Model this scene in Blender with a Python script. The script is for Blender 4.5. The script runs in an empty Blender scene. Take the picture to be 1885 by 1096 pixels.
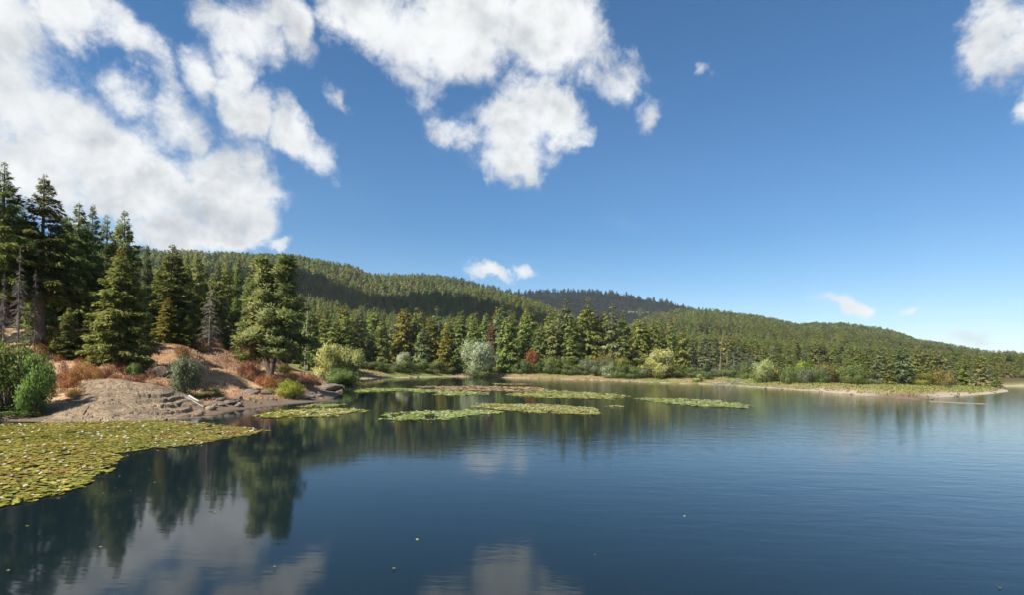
import bpy, math, random
import numpy as np

# ------------------------------------------------------------------ camera, sky, sun, exposure
SC = bpy.context.scene
COL = SC.collection
FPX, CX, CY, ROLL, EYE = 1000.0, 942.5, 675.0, math.radians(1.3), 4.0   # focal length in photo pixels, optical centre, roll, eye height
cam_d = bpy.data.cameras.new('camera'); cam = bpy.data.objects.new('camera', cam_d); COL.objects.link(cam)
cam_d.sensor_fit = 'HORIZONTAL'; cam_d.sensor_width = 36.0; cam_d.lens = 36.0 * FPX / 1885.0
cam_d.shift_y = (CY - 548.0) / 1885.0
cam_d.clip_start = 0.1; cam_d.clip_end = 20000
cam.location = (0, 0, EYE); cam.rotation_euler = (math.pi / 2, -ROLL, 0)
SC.camera = cam

SUN_AZ, SUN_EL = math.radians(-135), math.radians(45)      # azimuth from +Y towards +X: to the left and behind the camera
sd = (math.sin(SUN_AZ) * math.cos(SUN_EL), math.cos(SUN_AZ) * math.cos(SUN_EL), math.sin(SUN_EL))
sun_d = bpy.data.lights.new('sun', 'SUN'); sun = bpy.data.objects.new('sun', sun_d); COL.objects.link(sun)
sun_d.energy = 5.0; sun_d.angle = math.radians(0.5); sun_d.color = (1.0, 0.93, 0.82)
from mathutils import Vector, Matrix
sun.rotation_euler = Vector(sd).to_track_quat('Z', 'Y').to_euler()
SC.view_settings.view_transform = 'Standard'; SC.view_settings.look = 'None'
SC.view_settings.exposure = 0.95; SC.view_settings.gamma = 1.0; SC.view_settings.use_curve_mapping = False
SC.render.engine = 'CYCLES'
SC.cycles.max_bounces = 5; SC.cycles.diffuse_bounces = 3; SC.cycles.transparent_max_bounces = 4; SC.cycles.volume_bounces = 0
SC.cycles.caustics_reflective = False; SC.cycles.caustics_refractive = False
SC.cycles.use_denoising = True

def uv_of(px, py):
    """photo pixel -> (X/Y, (Z-EYE)/Y)"""
    dx, dy = px - CX, py - CY
    c, s = math.cos(ROLL), math.sin(ROLL)
    return (dx * c + dy * s) / FPX, (dx * s - dy * c) / FPX
def W(px, py, Y):
    u, v = uv_of(px, py); return (u * Y, Y, EYE + v * Y)
def G(px, py):
    """photo pixel on the water plane"""
    u, v = uv_of(px, py); Y = -EYE / v
    return (u * Y, Y)

world = bpy.data.worlds.new('World'); SC.world = world; world.use_nodes = True
class NT:
    def __init__(s, tree): s.t = tree; s.n = tree.nodes; s.l = tree.links
    def new(s, typ, **kw):
        n = s.n.new(typ)
        for k, v in kw.items(): setattr(n, k, v)
        return n
    def put(s, sock, v):
        if isinstance(v, bpy.types.NodeSocket): s.l.new(v, sock)
        else: sock.default_value = v
    def math(s, op, a, b=0.0, c=None, clamp=False):
        n = s.new('ShaderNodeMath', operation=op, use_clamp=clamp)
        s.put(n.inputs[0], a); s.put(n.inputs[1], b)
        if c is not None: s.put(n.inputs[2], c)
        return n.outputs[0]
    def vmath(s, op, a, b=None, out=0):
        n = s.new('ShaderNodeVectorMath', operation=op); s.put(n.inputs[0], a)
        if b is not None:
            if op == 'SCALE': s.put(n.inputs['Scale'], b)
            else: s.put(n.inputs[1], b)
        return n.outputs[out]
    def rng(s, v, a, b, c=0.0, d=1.0, smooth=True):
        n = s.new('ShaderNodeMapRange', interpolation_type='SMOOTHSTEP' if smooth else 'LINEAR')
        s.put(n.inputs[0], v); s.put(n.inputs[1], a); s.put(n.inputs[2], b); s.put(n.inputs[3], c); s.put(n.inputs[4], d)
        return n.outputs[0]
    def noise(s, vec, scale, detail=4, rough=0.55, dist=0.0, out='Fac'):
        n = s.new('ShaderNodeTexNoise'); s.put(n.inputs['Vector'], vec)
        n.inputs['Scale'].default_value = scale; n.inputs['Detail'].default_value = detail
        n.inputs['Roughness'].default_value = rough; n.inputs['Distortion'].default_value = dist
        return n.outputs[out]
    def mix(s, f, a, b, blend='MIX'):
        n = s.new('ShaderNodeMix', data_type='RGBA', blend_type=blend)
        s.put(n.inputs[0], f); s.put(n.inputs[6], a); s.put(n.inputs[7], b)
        return n.outputs[2]

def build_world():
    T = NT(world.node_tree); T.n.clear()
    out = T.new('ShaderNodeOutputWorld'); bg = T.new('ShaderNodeBackground')
    T.l.new(bg.outputs[0], out.inputs[0])
    sky = T.new('ShaderNodeTexSky', sky_type='NISHITA')
    sky.sun_disc = False; sky.sun_elevation = SUN_EL; sky.sun_rotation = SUN_AZ
    sky.altitude = 600; sky.air_density = 1.0; sky.dust_density = 0.35; sky.ozone_density = 3.0
    STR = 0.08
    bg.inputs[1].default_value = STR
    tc = T.new('ShaderNodeTexCoord'); d = tc.outputs['Generated']
    sep = T.new('ShaderNodeSeparateXYZ'); T.l.new(d, sep.inputs[0])
    x, y, z = sep.outputs
    az = T.math('ARCTAN2', x, y); el = T.math('ARCSINE', z)
    comb = T.new('ShaderNodeCombineXYZ'); T.l.new(az, comb.inputs[0]); T.l.new(el, comb.inputs[1])
    p = comb.outputs[0]
    # billows: warp the direction a little before the cloud masses are read
    warp = T.noise(d, 6.0, 6, 0.62, out='Color')
    warp = T.vmath('SUBTRACT', warp, (0.5, 0.5, 0.5))
    pw = T.vmath('ADD', p, T.vmath('SCALE', warp, 0.15))
    # cloud masses (photo px centre, radii px, tilt, weight, lightness)
    B = [(30,190,150,150,0,1.05),(-60,60,180,150,0,1.0),(20,60,75,90,0,1.0),(150,260,190,85,12,1.1),(280,345,170,70,10,1.15),(415,345,110,85,0,1.2),(440,390,85,60,0,1.2),
         (320,420,120,48,0,1.1),(425,440,60,28,0,1.0),(60,330,150,70,0,1.1),(300,225,75,60,40,.95),(225,165,75,45,30,.85),(330,250,60,40,0,.85),(270,110,40,70,-25,.7),
         (215,55,100,40,40,.9),(120,20,95,48,0,.95),(440,60,85,70,50,.95),(350,130,45,70,0,.72),(425,140,50,95,10,.8),(380,20,60,40,0,.8),(480,90,60,60,40,.8),(545,45,70,42,45,.85),(500,10,80,30,0,.85),
         (440,212,75,40,-10,.95),(545,258,92,38,38,1.15),(520,445,25,17,0,.86),
         (690,25,120,55,20,1.05),(770,50,100,60,15,1.05),(860,50,140,80,8,1.2),(1010,55,125,85,0,1.2),(640,5,80,35,10,1.0),(1090,60,55,75,-10,1.0),(1140,145,56,44,-20,.84),(1190,205,32,36,0,.78),(1288,122,22,22,0,.74),(1100,150,50,30,0,.75),
         (955,215,95,62,-10,1.2),(1020,215,62,48,20,1.15),(950,282,80,42,10,1.05),(1062,235,34,22,0,.9),(990,318,32,26,30,.88),(850,240,52,26,0,.74),(640,176,30,30,0,.78),(760,125,100,36,25,.74),(800,180,50,30,20,.6),
         (910,497,56,13,10,.86),(958,489,26,16,0,.92),(1540,548,66,22,8,1.0),(1575,556,30,20,0,1.05),(1690,558,40,10,0,.75),(1785,628,50,16,0,.72),
         (1850,60,70,75,20,1.15),(1900,165,46,48,0,1.0),(1830,105,50,40,0,.9)]
    acc = None; light = None
    for (px, py, rx, ry, rot, w) in B:
        u, v = uv_of(px, py)
        k = 1.0 / (1 + u * u); kk = 1.0 / math.sqrt(1 + u * u)
        m = T.new('ShaderNodeMapping', vector_type='TEXTURE'); T.l.new(pw, m.inputs[0])
        m.inputs['Location'].default_value = (math.atan(u), math.atan(v * kk), 0)
        m.inputs['Rotation'].default_value = (0, 0, math.radians(-rot))
        m.inputs['Scale'].default_value = (1.62 * rx / FPX * k, 1.62 * ry / FPX * kk, 1)
        r = T.vmath('LENGTH', m.outputs[0], out=1)
        f = T.rng(r, 1.0, 0.05, 0.0, w)
        acc = f if acc is None else T.math('SMOOTH_MAX', acc, f, 0.12)
    # the same broken cumulus elsewhere round the sky, outside the photographed window
    zc = T.math('MAXIMUM', z, 0.08)
    cx = T.new('ShaderNodeCombineXYZ'); T.l.new(T.math('DIVIDE', x, zc), cx.inputs[0]); T.l.new(T.math('DIVIDE', y, zc), cx.inputs[1])
    far = T.noise(cx.outputs[0], 0.9, 3, 0.5)
    far = T.rng(far, 0.5, 0.66, 0.0, 1.0)
    daz = T.rng(T.math('ABSOLUTE', az), 0.80, 1.0)
    delv = T.rng(el, 0.62, 0.8)
    far = T.math('MULTIPLY', far, T.math('MAXIMUM', daz, delv))
    far = T.math('MULTIPLY', far, T.rng(el, 0.0, 0.12))
    acc = T.math('MAXIMUM', acc, far)
    n1 = T.noise(d, 11.0, 7, 0.62, 0.35)
    n2 = T.noise(d, 30.0, 7, 0.68, 0.8)
    nn = T.math('ADD', T.math('MULTIPLY', T.math('SUBTRACT', n1, 0.5), 1.7), T.math('MULTIPLY', T.math('SUBTRACT', n2, 0.5), 0.55))
    dens = T.math('ADD', acc, nn)
    gate = T.rng(acc, 0.02, 0.30)
    alpha = T.math('MULTIPLY', T.rng(dens, 0.24, 1.0), gate)
    # sunlit billows against greyer undersides: noise seen from a point shifted towards the sun
    sh = Vector(sd); sh = Vector((sh.x * 0.5, sh.y * 0.2, 0.9)).normalized() * 0.045
    na = T.noise(d, 6.5, 5, 0.55, 0.3); nb = T.noise(T.vmath('ADD', d, tuple(sh)), 6.5, 5, 0.55, 0.3)
    nc = T.noise(d, 17.0, 4, 0.55, 0.3); nd = T.noise(T.vmath('ADD', d, tuple(sh * 0.4)), 17.0, 4, 0.55, 0.3)
    emb = T.math('MULTIPLY_ADD', T.math('SUBTRACT', nc, nd), 0.35, T.math('SUBTRACT', na, nb))
    thick = T.rng(dens, 0.7, 1.5)
    b = T.math('MULTIPLY_ADD', emb, 1.9, 0.93)
    b = T.math('SUBTRACT', b, T.math('MULTIPLY', thick, 0.26))
    b = T.math('ADD', b, T.math('MULTIPLY', T.math('SUBTRACT', T.noise(d, 2.6, 2), 0.5), 0.30))
    b = T.rng(b, 0.25, 1.2, 0.52, 0.93)
    cc = T.mix(T.rng(b, 0.45, 0.85), (0.90, 0.97, 1.06, 1), (0.98, 1.0, 1.01, 1))
    cs = T.vmath('SCALE', cc, T.math('MULTIPLY', b, 0.55 / STR))
    hs = T.new('ShaderNodeHueSaturation'); hs.inputs['Saturation'].default_value = 1.3; hs.inputs['Value'].default_value = 0.88; hs.inputs['Hue'].default_value = 0.498
    T.l.new(sky.outputs[0], hs.inputs['Color'])
    T.l.new(T.mix(alpha, hs.outputs[0], cs), bg.inputs[0])
build_world()
world.cycles.sampling_method = 'MANUAL'; world.cycles.sample_map_resolution = 512

# ------------------------------------------------------------------ helpers
rng = np.random.default_rng(7)
def vnoise(x, y, seed=0):
    xi = np.floor(x).astype(np.int64); yi = np.floor(y).astype(np.int64); fx = x - xi; fy = y - yi
    fx = fx * fx * (3 - 2 * fx); fy = fy * fy * (3 - 2 * fy)
    def h(a, b):
        n = (a * 374761393 + b * 668265263 + seed * 1442695041) & 0x7fffffff
        n = ((n ^ (n >> 13)) * 1274126177) & 0x7fffffff
        return ((n ^ (n >> 16)) & 0xffff) / 65535.0
    return (h(xi, yi) * (1 - fx) + h(xi + 1, yi) * fx) * (1 - fy) + (h(xi, yi + 1) * (1 - fx) + h(xi + 1, yi + 1) * fx) * fy
def fbm(x, y, o=5, seed=0, g=0.5):
    a, s, t = 1.0, 0.0, 0.0
    x = np.asarray(x, float); y = np.asarray(y, float)
    for i in range(o):
        s = s + a * vnoise(x * 2 ** i + 17.3 * i, y * 2 ** i - 9.1 * i, seed + i); t += a; a *= g
    return s / t
def sstep(x, a, b):
    t = np.clip((x - a) / (b - a), 0, 1); return t * t * (3 - 2 * t)

class MB:
    """collects quads and triangles into one mesh"""
    def __init__(s): s.v = []; s.f = []; s.n = 0; s.t = []; s.nr = []
    def add(s, V, F, tint=None, nr=None):
        V = np.asarray(V, float).reshape(-1, 3); F = np.asarray(F, np.int64)
        s.v.append(V); s.f.append(F + s.n); s.n += len(V); s.nr.append(np.zeros((len(V), 3)) if nr is None else nr)
        s.t.append(np.full(len(V), 0.5) if tint is None else np.broadcast_to(np.asarray(tint, float), (len(V),)))
    def tube(s, P, R, k=6, tint=None, cap=True):
        P = np.asarray(P, float); R = np.asarray(R, float); m = len(P)
        D = np.gradient(P, axis=0); D /= np.linalg.norm(D, axis=1)[:, None] + 1e-9
        ref = np.where(np.abs(D[:, 2:3]) > 0.9, np.array([[1., 0, 0]]), np.array([[0, 0, 1.]]))
        A = np.cross(D, ref); A /= np.linalg.norm(A, axis=1)[:, None] + 1e-9; Bv = np.cross(D, A)
        a = np.arange(k) * 2 * math.pi / k
        V = P[:, None] + R[:, None, None] * (A[:, None] * np.cos(a)[None, :, None] + Bv[:, None] * np.sin(a)[None, :, None])
        i, j = np.meshgrid(np.arange(m - 1), np.arange(k), indexing='ij'); j2 = (j + 1) % k
        F = np.stack([i * k + j, i * k + j2, (i + 1) * k + j2, (i + 1) * k + j], -1).reshape(-1, 4)
        s.add(V.reshape(-1, 3), F, tint)
        if cap: s.add(V[-1], np.array([np.arange(k)]) if k in (3, 4) else np.array([[0, q, q + 1] for q in range(1, k - 1)]), tint)
    def kites(s, P, D, S, L, Wd, tint, droop=0.0, mid=0.45, out=None, soft=0.6):
        """pointed leaf faces: base P, direction D, side S"""
        nr = None
        if out is not None:      # leaves turn their upper side outwards and shade together as a bough does
            Ng = np.cross(D, S); sg = np.where((Ng * out).sum(1) < 0, -1.0, 1.0)[:, None]; S = S * sg; Ng = Ng * sg
            Nn = Ng * (1 - soft) + out * soft; Nn /= np.linalg.norm(Nn, axis=1)[:, None] + 1e-9; nr = np.repeat(Nn, 4, 0)
        n = len(P); L = np.broadcast_to(L, (n,)); Wd = np.broadcast_to(Wd, (n,))
        V = np.empty((n, 4, 3))
        V[:, 0] = P; M = P + D * (L * mid)[:, None]
        V[:, 3] = M + S * (Wd / 2)[:, None]; V[:, 1] = M - S * (Wd / 2)[:, None]
        V[:, 2] = P + D * L[:, None]; V[:, 2, 2] -= droop * L
        F = np.arange(n * 4).reshape(n, 4)
        s.add(V.reshape(-1, 3), F, np.repeat(np.broadcast_to(tint, (n,)), 4), nr)
    def mesh(s, name, mat=None, smooth=False):
        V = np.concatenate(s.v); me = bpy.data.meshes.new(name)
        me.vertices.add(len(V)); me.vertices.foreach_set('co', V.astype(np.float32).ravel())
        cnt = np.concatenate([np.full(len(f), f.shape[1]) for f in s.f]); idx = np.concatenate([f.ravel() for f in s.f])
        me.loops.add(len(idx)); me.loops.foreach_set('vertex_index', idx.astype(np.int32))
        st = np.concatenate([[0], np.cumsum(cnt)[:-1]])
        me.polygons.add(len(cnt)); me.polygons.foreach_set('loop_start', st.astype(np.int32))
        if smooth: me.polygons.foreach_set('use_smooth', np.ones(len(cnt), bool))
        at = me.attributes.new('tint', 'FLOAT', 'POINT'); at.data.foreach_set('value', np.concatenate(s.t).astype(np.float32))
        me.update(calc_edges=True); me.validate()
        NR = np.concatenate(s.nr)
        if np.abs(NR).max() > 0:
            me.polygons.foreach_set('use_smooth', np.ones(len(cnt), bool)); me.normals_split_custom_set_from_vertices(NR.tolist())
        if mat: me.materials.append(mat)
        return me

def tag(o, label=None, cat=None, group=None, kind=None):
    if label: o['label'] = label
    if cat: o['category'] = cat
    if group: o['group'] = group
    if kind: o['kind'] = kind
    return o
def link(name, me, parent=None, mat=None):
    o = bpy.data.objects.new(name, me); COL.objects.link(o)
    if parent is not None: o.parent = parent
    if mat is not None and me is not None:
        if not me.materials: me.materials.append(mat)
        o.material_slots[0].link = 'OBJECT'; o.material_slots[0].material = mat
    return o
def thing(name, label, cat, group, loc, parts, rz=0.0, sc=(1, 1, 1), tilt=(0, 0)):
    e = bpy.data.objects.new(name, None); COL.objects.link(e)
    e.empty_display_size = 0.3
    e.location = loc; e.rotation_euler = (tilt[0], tilt[1], rz); e.scale = sc
    tag(e, label, cat, group)
    for (pn, me, m) in parts: link(pn, me, e, m)
    return e

# ------------------------------------------------------------------ materials
def mat(name):
    m = bpy.data.materials.new(name); m.use_nodes = True
    T = NT(m.node_tree); b = m.node_tree.nodes['Principled BSDF']
    return m, T, b
def foliage(name, a, b, c=None, k=1.0, trans=0.38, var=0.25, ns=0.35, rough=0.6, spec=0.25):
    """leaf colour runs a..b from leaf to leaf; c is an off colour some leaves have; whole plants differ a little"""
    a = tuple(q * k for q in a); b = tuple(q * k for q in b); c = tuple(q * k for q in c) if c else None
    m, T, bs = mat(name)
    at = T.new('ShaderNodeAttribute', attribute_name='tint'); oi = T.new('ShaderNodeObjectInfo')
    col = T.mix(T.rng(at.outputs['Fac'], 0.1, 0.9, smooth=False), (*a, 1), (*b, 1))
    g = T.new('ShaderNodeNewGeometry')
    n = T.noise(g.outputs['Position'], ns, 2)
    if c: col = T.mix(T.rng(n, 0.58, 0.72), col, (*c, 1))
    v = T.math('MULTIPLY_ADD', oi.outputs['Random'], 2 * var, 1 - var)
    hs = T.new('ShaderNodeHueSaturation'); T.l.new(col, hs.inputs['Color']); T.l.new(v, hs.inputs['Value'])
    T.l.new(T.math('MULTIPLY_ADD', T.math('FRACT', T.math('MULTIPLY', oi.outputs['Random'], 7.31)), 0.05, 0.475), hs.inputs['Hue'])
    T.l.new(hs.outputs[0], bs.inputs['Base Color']); bs.inputs['Roughness'].default_value = rough
    bs.inputs['Specular IOR Level'].default_value = spec
    tr = T.new('ShaderNodeBsdfTranslucent'); T.l.new(hs.outputs[0], tr.inputs[0])
    mx = T.new('ShaderNodeMixShader'); mx.inputs[0].default_value = trans
    T.l.new(bs.outputs[0], mx.inputs[1]); T.l.new(tr.outputs[0], mx.inputs[2])
    T.l.new(mx.outputs[0], m.node_tree.nodes['Material Output'].inputs[0])
    return m
def bark(name, a, b, scale=3.0):
    m, T, bs = mat(name)
    tc = T.new('ShaderNodeTexCoord'); mp = T.new('ShaderNodeMapping'); mp.inputs['Scale'].default_value = (4, 4, 0.7)
    T.l.new(tc.outputs['Object'], mp.inputs[0])
    n = T.noise(mp.outputs[0], scale, 5, 0.65)
    T.l.new(T.mix(T.rng(n, 0.35, 0.65), (*a, 1), (*b, 1)), bs.inputs['Base Color'])
    bs.inputs['Roughness'].default_value = 0.9
    bp = T.new('ShaderNodeBump'); bp.inputs['Strength'].default_value = 0.5; T.l.new(n, bp.inputs['Height']); T.l.new(bp.outputs[0], bs.inputs['Normal'])
    return m
M = {}
M['fir'] = foliage('fir_needles', (0.080, 0.104, 0.022), (0.195, 0.215, 0.055), (0.21, 0.195, 0.055), k=1.38)
M['fir_blue'] = foliage('blue_fir_needles', (0.074, 0.098, 0.038), (0.168, 0.19, 0.078), k=1.38)
M['cedar'] = foliage('cedar_sprays', (0.115, 0.122, 0.020), (0.21, 0.20, 0.035), (0.20, 0.175, 0.04), k=1.15)
M['pine'] = foliage('pine_needles', (0.10, 0.112, 0.032), (0.20, 0.20, 0.065), (0.20, 0.165, 0.06), var=0.12, k=1.5)
M['far_fir'] = foliage('hill_needles', (0.080, 0.108, 0.036), (0.165, 0.19, 0.062), (0.20, 0.19, 0.068), var=0.28, ns=0.012, k=1.45)
M['rusty_needles'] = foliage('browned_needles', (0.13, 0.075, 0.035), (0.20, 0.13, 0.07))
M['larch'] = foliage('yellowish_needles', (0.15, 0.15, 0.05), (0.23, 0.21, 0.075), k=1.20)
M['willow'] = foliage('willow_leaves', (0.17, 0.20, 0.045), (0.34, 0.355, 0.15), (0.44, 0.45, 0.30), var=0.15, rough=0.5, k=1.45)
M['silver'] = foliage('silver_leaves', (0.22, 0.26, 0.11), (0.54, 0.57, 0.42), (0.20, 0.24, 0.08), var=0.1, rough=0.5)
M['bank_willow'] = foliage('bank_willow_leaves', (0.14, 0.20, 0.035), (0.29, 0.345, 0.10), (0.42, 0.46, 0.28), var=0.1)
M['shrub'] = foliage('shrub_leaves', (0.085, 0.12, 0.03), (0.165, 0.205, 0.06), k=1.15)
M['grey_shrub'] = foliage('grey_green_leaves', (0.11, 0.135, 0.065), (0.23, 0.25, 0.14), var=0.15)
M['lime'] = foliage('lime_leaves', (0.15, 0.19, 0.02), (0.29, 0.31, 0.035), var=0.1, k=1.30)
M['yellow'] = foliage('yellowing_leaves', (0.17, 0.165, 0.03), (0.27, 0.235, 0.06))
M['rust'] = foliage('rust_brush', (0.17, 0.075, 0.035), (0.29, 0.145, 0.075), (0.24, 0.17, 0.08), var=0.25)
M['orange'] = foliage('orange_brush', (0.24, 0.10, 0.03), (0.34, 0.18, 0.05), (0.16, 0.15, 0.04), var=0.25)
M['drygrass'] = foliage('dry_grass', (0.32, 0.21, 0.11), (0.52, 0.38, 0.22), (0.30, 0.16, 0.085), var=0.1)
M['greengrass'] = foliage('shore_grass', (0.12, 0.15, 0.035), (0.27, 0.28, 0.09), (0.33, 0.27, 0.12), var=0.1)
M['bark'] = bark('fir_bark', (0.07, 0.055, 0.042), (0.17, 0.135, 0.105))
M['pine_bark'] = bark('pine_bark', (0.06, 0.042, 0.032), (0.15, 0.10, 0.07), 2.0)
M['dead'] = bark('dead_wood', (0.15, 0.125, 0.105), (0.30, 0.265, 0.23))
M['grey_twigs'] = bark('weathered_twigs', (0.10, 0.085, 0.07), (0.20, 0.17, 0.145))
M['pale_dead'] = bark('bleached_wood', (0.28, 0.26, 0.23), (0.50, 0.47, 0.42))

def water_mat():
    m, T, b = mat('lake_water')
    g = T.new('ShaderNodeNewGeometry'); pos = g.outputs['Position']
    b.inputs['Base Color'].default_value = (0.006, 0.013, 0.016, 1)
    b.inputs['IOR'].default_value = 1.333; b.inputs['Roughness'].default_value = 0.05
    mp = T.new('ShaderNodeMapping'); mp.inputs['Scale'].default_value = (0.45, 1.3, 1); T.l.new(pos, mp.inputs[0])
    n1 = T.noise(mp.outputs[0], 1.1, 3, 0.5, 0.4); n2 = T.noise(mp.outputs[0], 4.5, 3, 0.55)
    patch = T.rng(T.noise(pos, 0.03, 2), 0.38, 0.62)
    sepp = T.new('ShaderNodeSeparateXYZ'); T.l.new(pos, sepp.inputs[0])
    breeze = T.rng(sepp.outputs[0], -12.0, 30.0)            # the open water on the east side takes the wind
    amp = T.math('MULTIPLY_ADD', patch, 0.35, T.math('MULTIPLY_ADD', breeze, 1.35, 0.17))
    h = T.math('MULTIPLY', T.math('MULTIPLY_ADD', n2, 0.3, n1), amp)
    bp = T.new('ShaderNodeBump'); bp.inputs['Strength'].default_value = 1.0; bp.inputs['Distance'].default_value = 0.011
    T.l.new(h, bp.inputs['Height']); T.l.new(bp.outputs[0], b.inputs['Normal'])
    return m
M['water'] = water_mat()

def ground_mat():
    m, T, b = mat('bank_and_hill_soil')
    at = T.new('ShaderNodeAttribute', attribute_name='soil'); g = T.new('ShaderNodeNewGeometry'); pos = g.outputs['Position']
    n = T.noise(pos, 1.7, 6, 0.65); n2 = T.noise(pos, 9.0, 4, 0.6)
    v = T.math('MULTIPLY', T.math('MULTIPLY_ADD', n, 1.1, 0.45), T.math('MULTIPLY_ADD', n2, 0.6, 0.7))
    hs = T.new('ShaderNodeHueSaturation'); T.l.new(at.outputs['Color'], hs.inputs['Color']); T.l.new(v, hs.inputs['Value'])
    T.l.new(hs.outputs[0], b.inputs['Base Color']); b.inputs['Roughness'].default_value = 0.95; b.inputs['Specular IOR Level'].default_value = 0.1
    bp = T.new('ShaderNodeBump'); bp.inputs['Strength'].default_value = 0.8; bp.inputs['Distance'].default_value = 0.12
    T.l.new(T.math('MULTIPLY_ADD', n2, 0.4, n), bp.inputs['Height']); T.l.new(bp.outputs[0], b.inputs['Normal'])
    return m
M['ground'] = ground_mat()
def rock_mat(name, a, b_, c, sc=1.0):
    m, T, b = mat(name)
    g = T.new('ShaderNodeNewGeometry'); pos = g.outputs['Position']
    n = T.noise(pos, 0.9 * sc, 6, 0.68, 0.6); n2 = T.noise(pos, 4.0 * sc, 6, 0.7, 0.3); n3 = T.noise(pos, 18.0 * sc, 4, 0.6)
    col = T.mix(T.rng(n, 0.38, 0.62), (*a, 1), (*b_, 1)); col = T.mix(T.rng(n2, 0.50, 0.62), col, (*c, 1))
    col = T.mix(T.rng(n3, 0.3, 0.75), T.vmath('SCALE', col, 0.7), T.vmath('SCALE', col, 1.2))
    T.l.new(col, b.inputs['Base Color']); b.inputs['Roughness'].default_value = 0.9; b.inputs['Specular IOR Level'].default_value = 0.2
    bp = T.new('ShaderNodeBump'); bp.inputs['Strength'].default_value = 0.9; bp.inputs['Distance'].default_value = 0.08
    T.l.new(T.math('MULTIPLY_ADD', n3, 0.35, n2), bp.inputs['Height']); T.l.new(bp.outputs[0], b.inputs['Normal'])
    return m
M['rock'] = rock_mat('slab_rock', (0.185, 0.138, 0.092), (0.30, 0.222, 0.145), (0.10, 0.08, 0.058))
M['rock_grey'] = rock_mat('grey_rock', (0.14, 0.12, 0.10), (0.24, 0.20, 0.165), (0.09, 0.08, 0.065), 2.0)
M['rock_dark'] = rock_mat('mossy_rock', (0.09, 0.075, 0.05), (0.17, 0.13, 0.09), (0.05, 0.055, 0.03), 1.5)
M['pad'] = foliage('pad_leaf', (0.225, 0.255, 0.030), (0.37, 0.375, 0.060), None, trans=0.08, var=0.15, rough=0.4, spec=0.4)
M['pad_mix'] = foliage('yellowing_pad_leaf', (0.205, 0.220, 0.028), (0.39, 0.31, 0.055), (0.33, 0.20, 0.05), trans=0.08, var=0.25, rough=0.4, spec=0.4)
M['pad_red'] = foliage('reddened_pad_leaf', (0.26, 0.22, 0.06), (0.36, 0.23, 0.10), None, trans=0.08, var=0.15, rough=0.4, spec=0.4)
M['petal'] = foliage('lily_petal', (0.72, 0.70, 0.62), (0.85, 0.83, 0.78), None, trans=0.2, var=0.04)

# ------------------------------------------------------------------ terrain: shore line, banks, hills
shore_px = [(-900, 830), (-500, 800), (-200, 782), (0, 775), (60, 777), (200, 777), (300, 772), (400, 765), (425, 757), (480, 751), (540, 744), (600, 739), (624, 729), (632, 716),
            (636, 707), (646, 700), (700, 697.5), (760, 696), (850, 694.5), (950, 697), (1050, 699.5), (1150, 703), (1200, 705.5), (1300, 708.5), (1350, 712), (1420, 716), (1500, 722),
            (1560, 727), (1640, 735), (1690, 738), (1720, 734), (1765, 731), (1820, 727), (1856, 722.5), (1853, 719), (1835, 716), (1832, 713.5), (1885, 712.5), (1990, 716), (2400, 735), (3200, 800)]
SH = np.array([G(*p) for p in shore_px])
lake = np.vstack([SH, [[600, -300], [-600, -300]]])
def shore_dist(X, Y):
    """signed distance to the shore line: positive on land"""
    X = np.asarray(X, float); Y = np.asarray(Y, float); shp = X.shape; x = X.ravel(); y = Y.ravel()
    best = np.full(x.shape, 1e18); ins = np.zeros(x.shape, bool); P = lake; Q = np.roll(lake, -1, 0)
    for (x0, y0), (x1, y1) in zip(P, Q):
        dx, dy = x1 - x0, y1 - y0
        t = np.clip(((x - x0) * dx + (y - y0) * dy) / (dx * dx + dy * dy + 1e-12), 0, 1)
        best = np.minimum(best, (x - x0 - t * dx) ** 2 + (y - y0 - t * dy) ** 2)
        c = ((y0 > y) != (y1 > y)); ins ^= c & (x < (x1 - x0) * (y - y0) / (y1 - y0 + 1e-12) + x0)
    d = np.sqrt(best); return np.where(ins, -d, d).reshape(shp)
ctl = []
for (px, py, Y) in [(200, 712, 41), (100, 712, 41), (160, 676, 48), (90, 612, 58), (40, 640, 50), (0, 650, 46), (-60, 690, 42), (0, 580, 66), (-160, 600, 60), (250, 634, 58), (300, 641, 60), (335, 651, 56), (388, 648, 65),
                    (430, 662, 67), (450, 690, 61), (400, 690, 56), (360, 728, 47), (310, 700, 47), (420, 738, 49), (480, 735, 54), (500, 715, 59), (560, 716, 69), (600, 715, 78), (560, 697, 84), (620, 712, 86), (640, 704, 112),
                    (320, 735, 42), (250, 728, 41), (450, 660, 80)]:
    x, y, z = W(px, py, Y); ctl.append((x, y, z))
ctl += [(-32, 105, 1.6), (-120, 120, 17), (-60, 110, 9), (-40, 150, 2.5), (-100, 200, 22), (-25, 120, 1.5), (-200, 150, 32), (-150, 80, 20), (-95, 60, 10), (-60, 190, 4), (-70, 36, 4), (-300, 250, 50), (-150, 40, 12)]
for u in np.linspace(-0.3, 1.6, 11):
    ctl += [(u * 200, 200, 1.2), (u * 260, 260, 3.5), (u * 340, 340, 7), (u * 500, 500, 12)]
for px, Y in ((1450, 140), (1600, 115), (1700, 105), (1750, 130), (1800, 150), (1600, 150), (1700, 170)):
    x, y, z = W(px, 700, Y); ctl.append((x, y, 0.9))
ctl = np.array(ctl); cu = ctl[:, 0] / ctl[:, 1]; cl = np.log(ctl[:, 1])
def prof(pts):
    a = np.array([uv_of(px, py) + (Y,) for px, py, Y in pts]); return a
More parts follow.
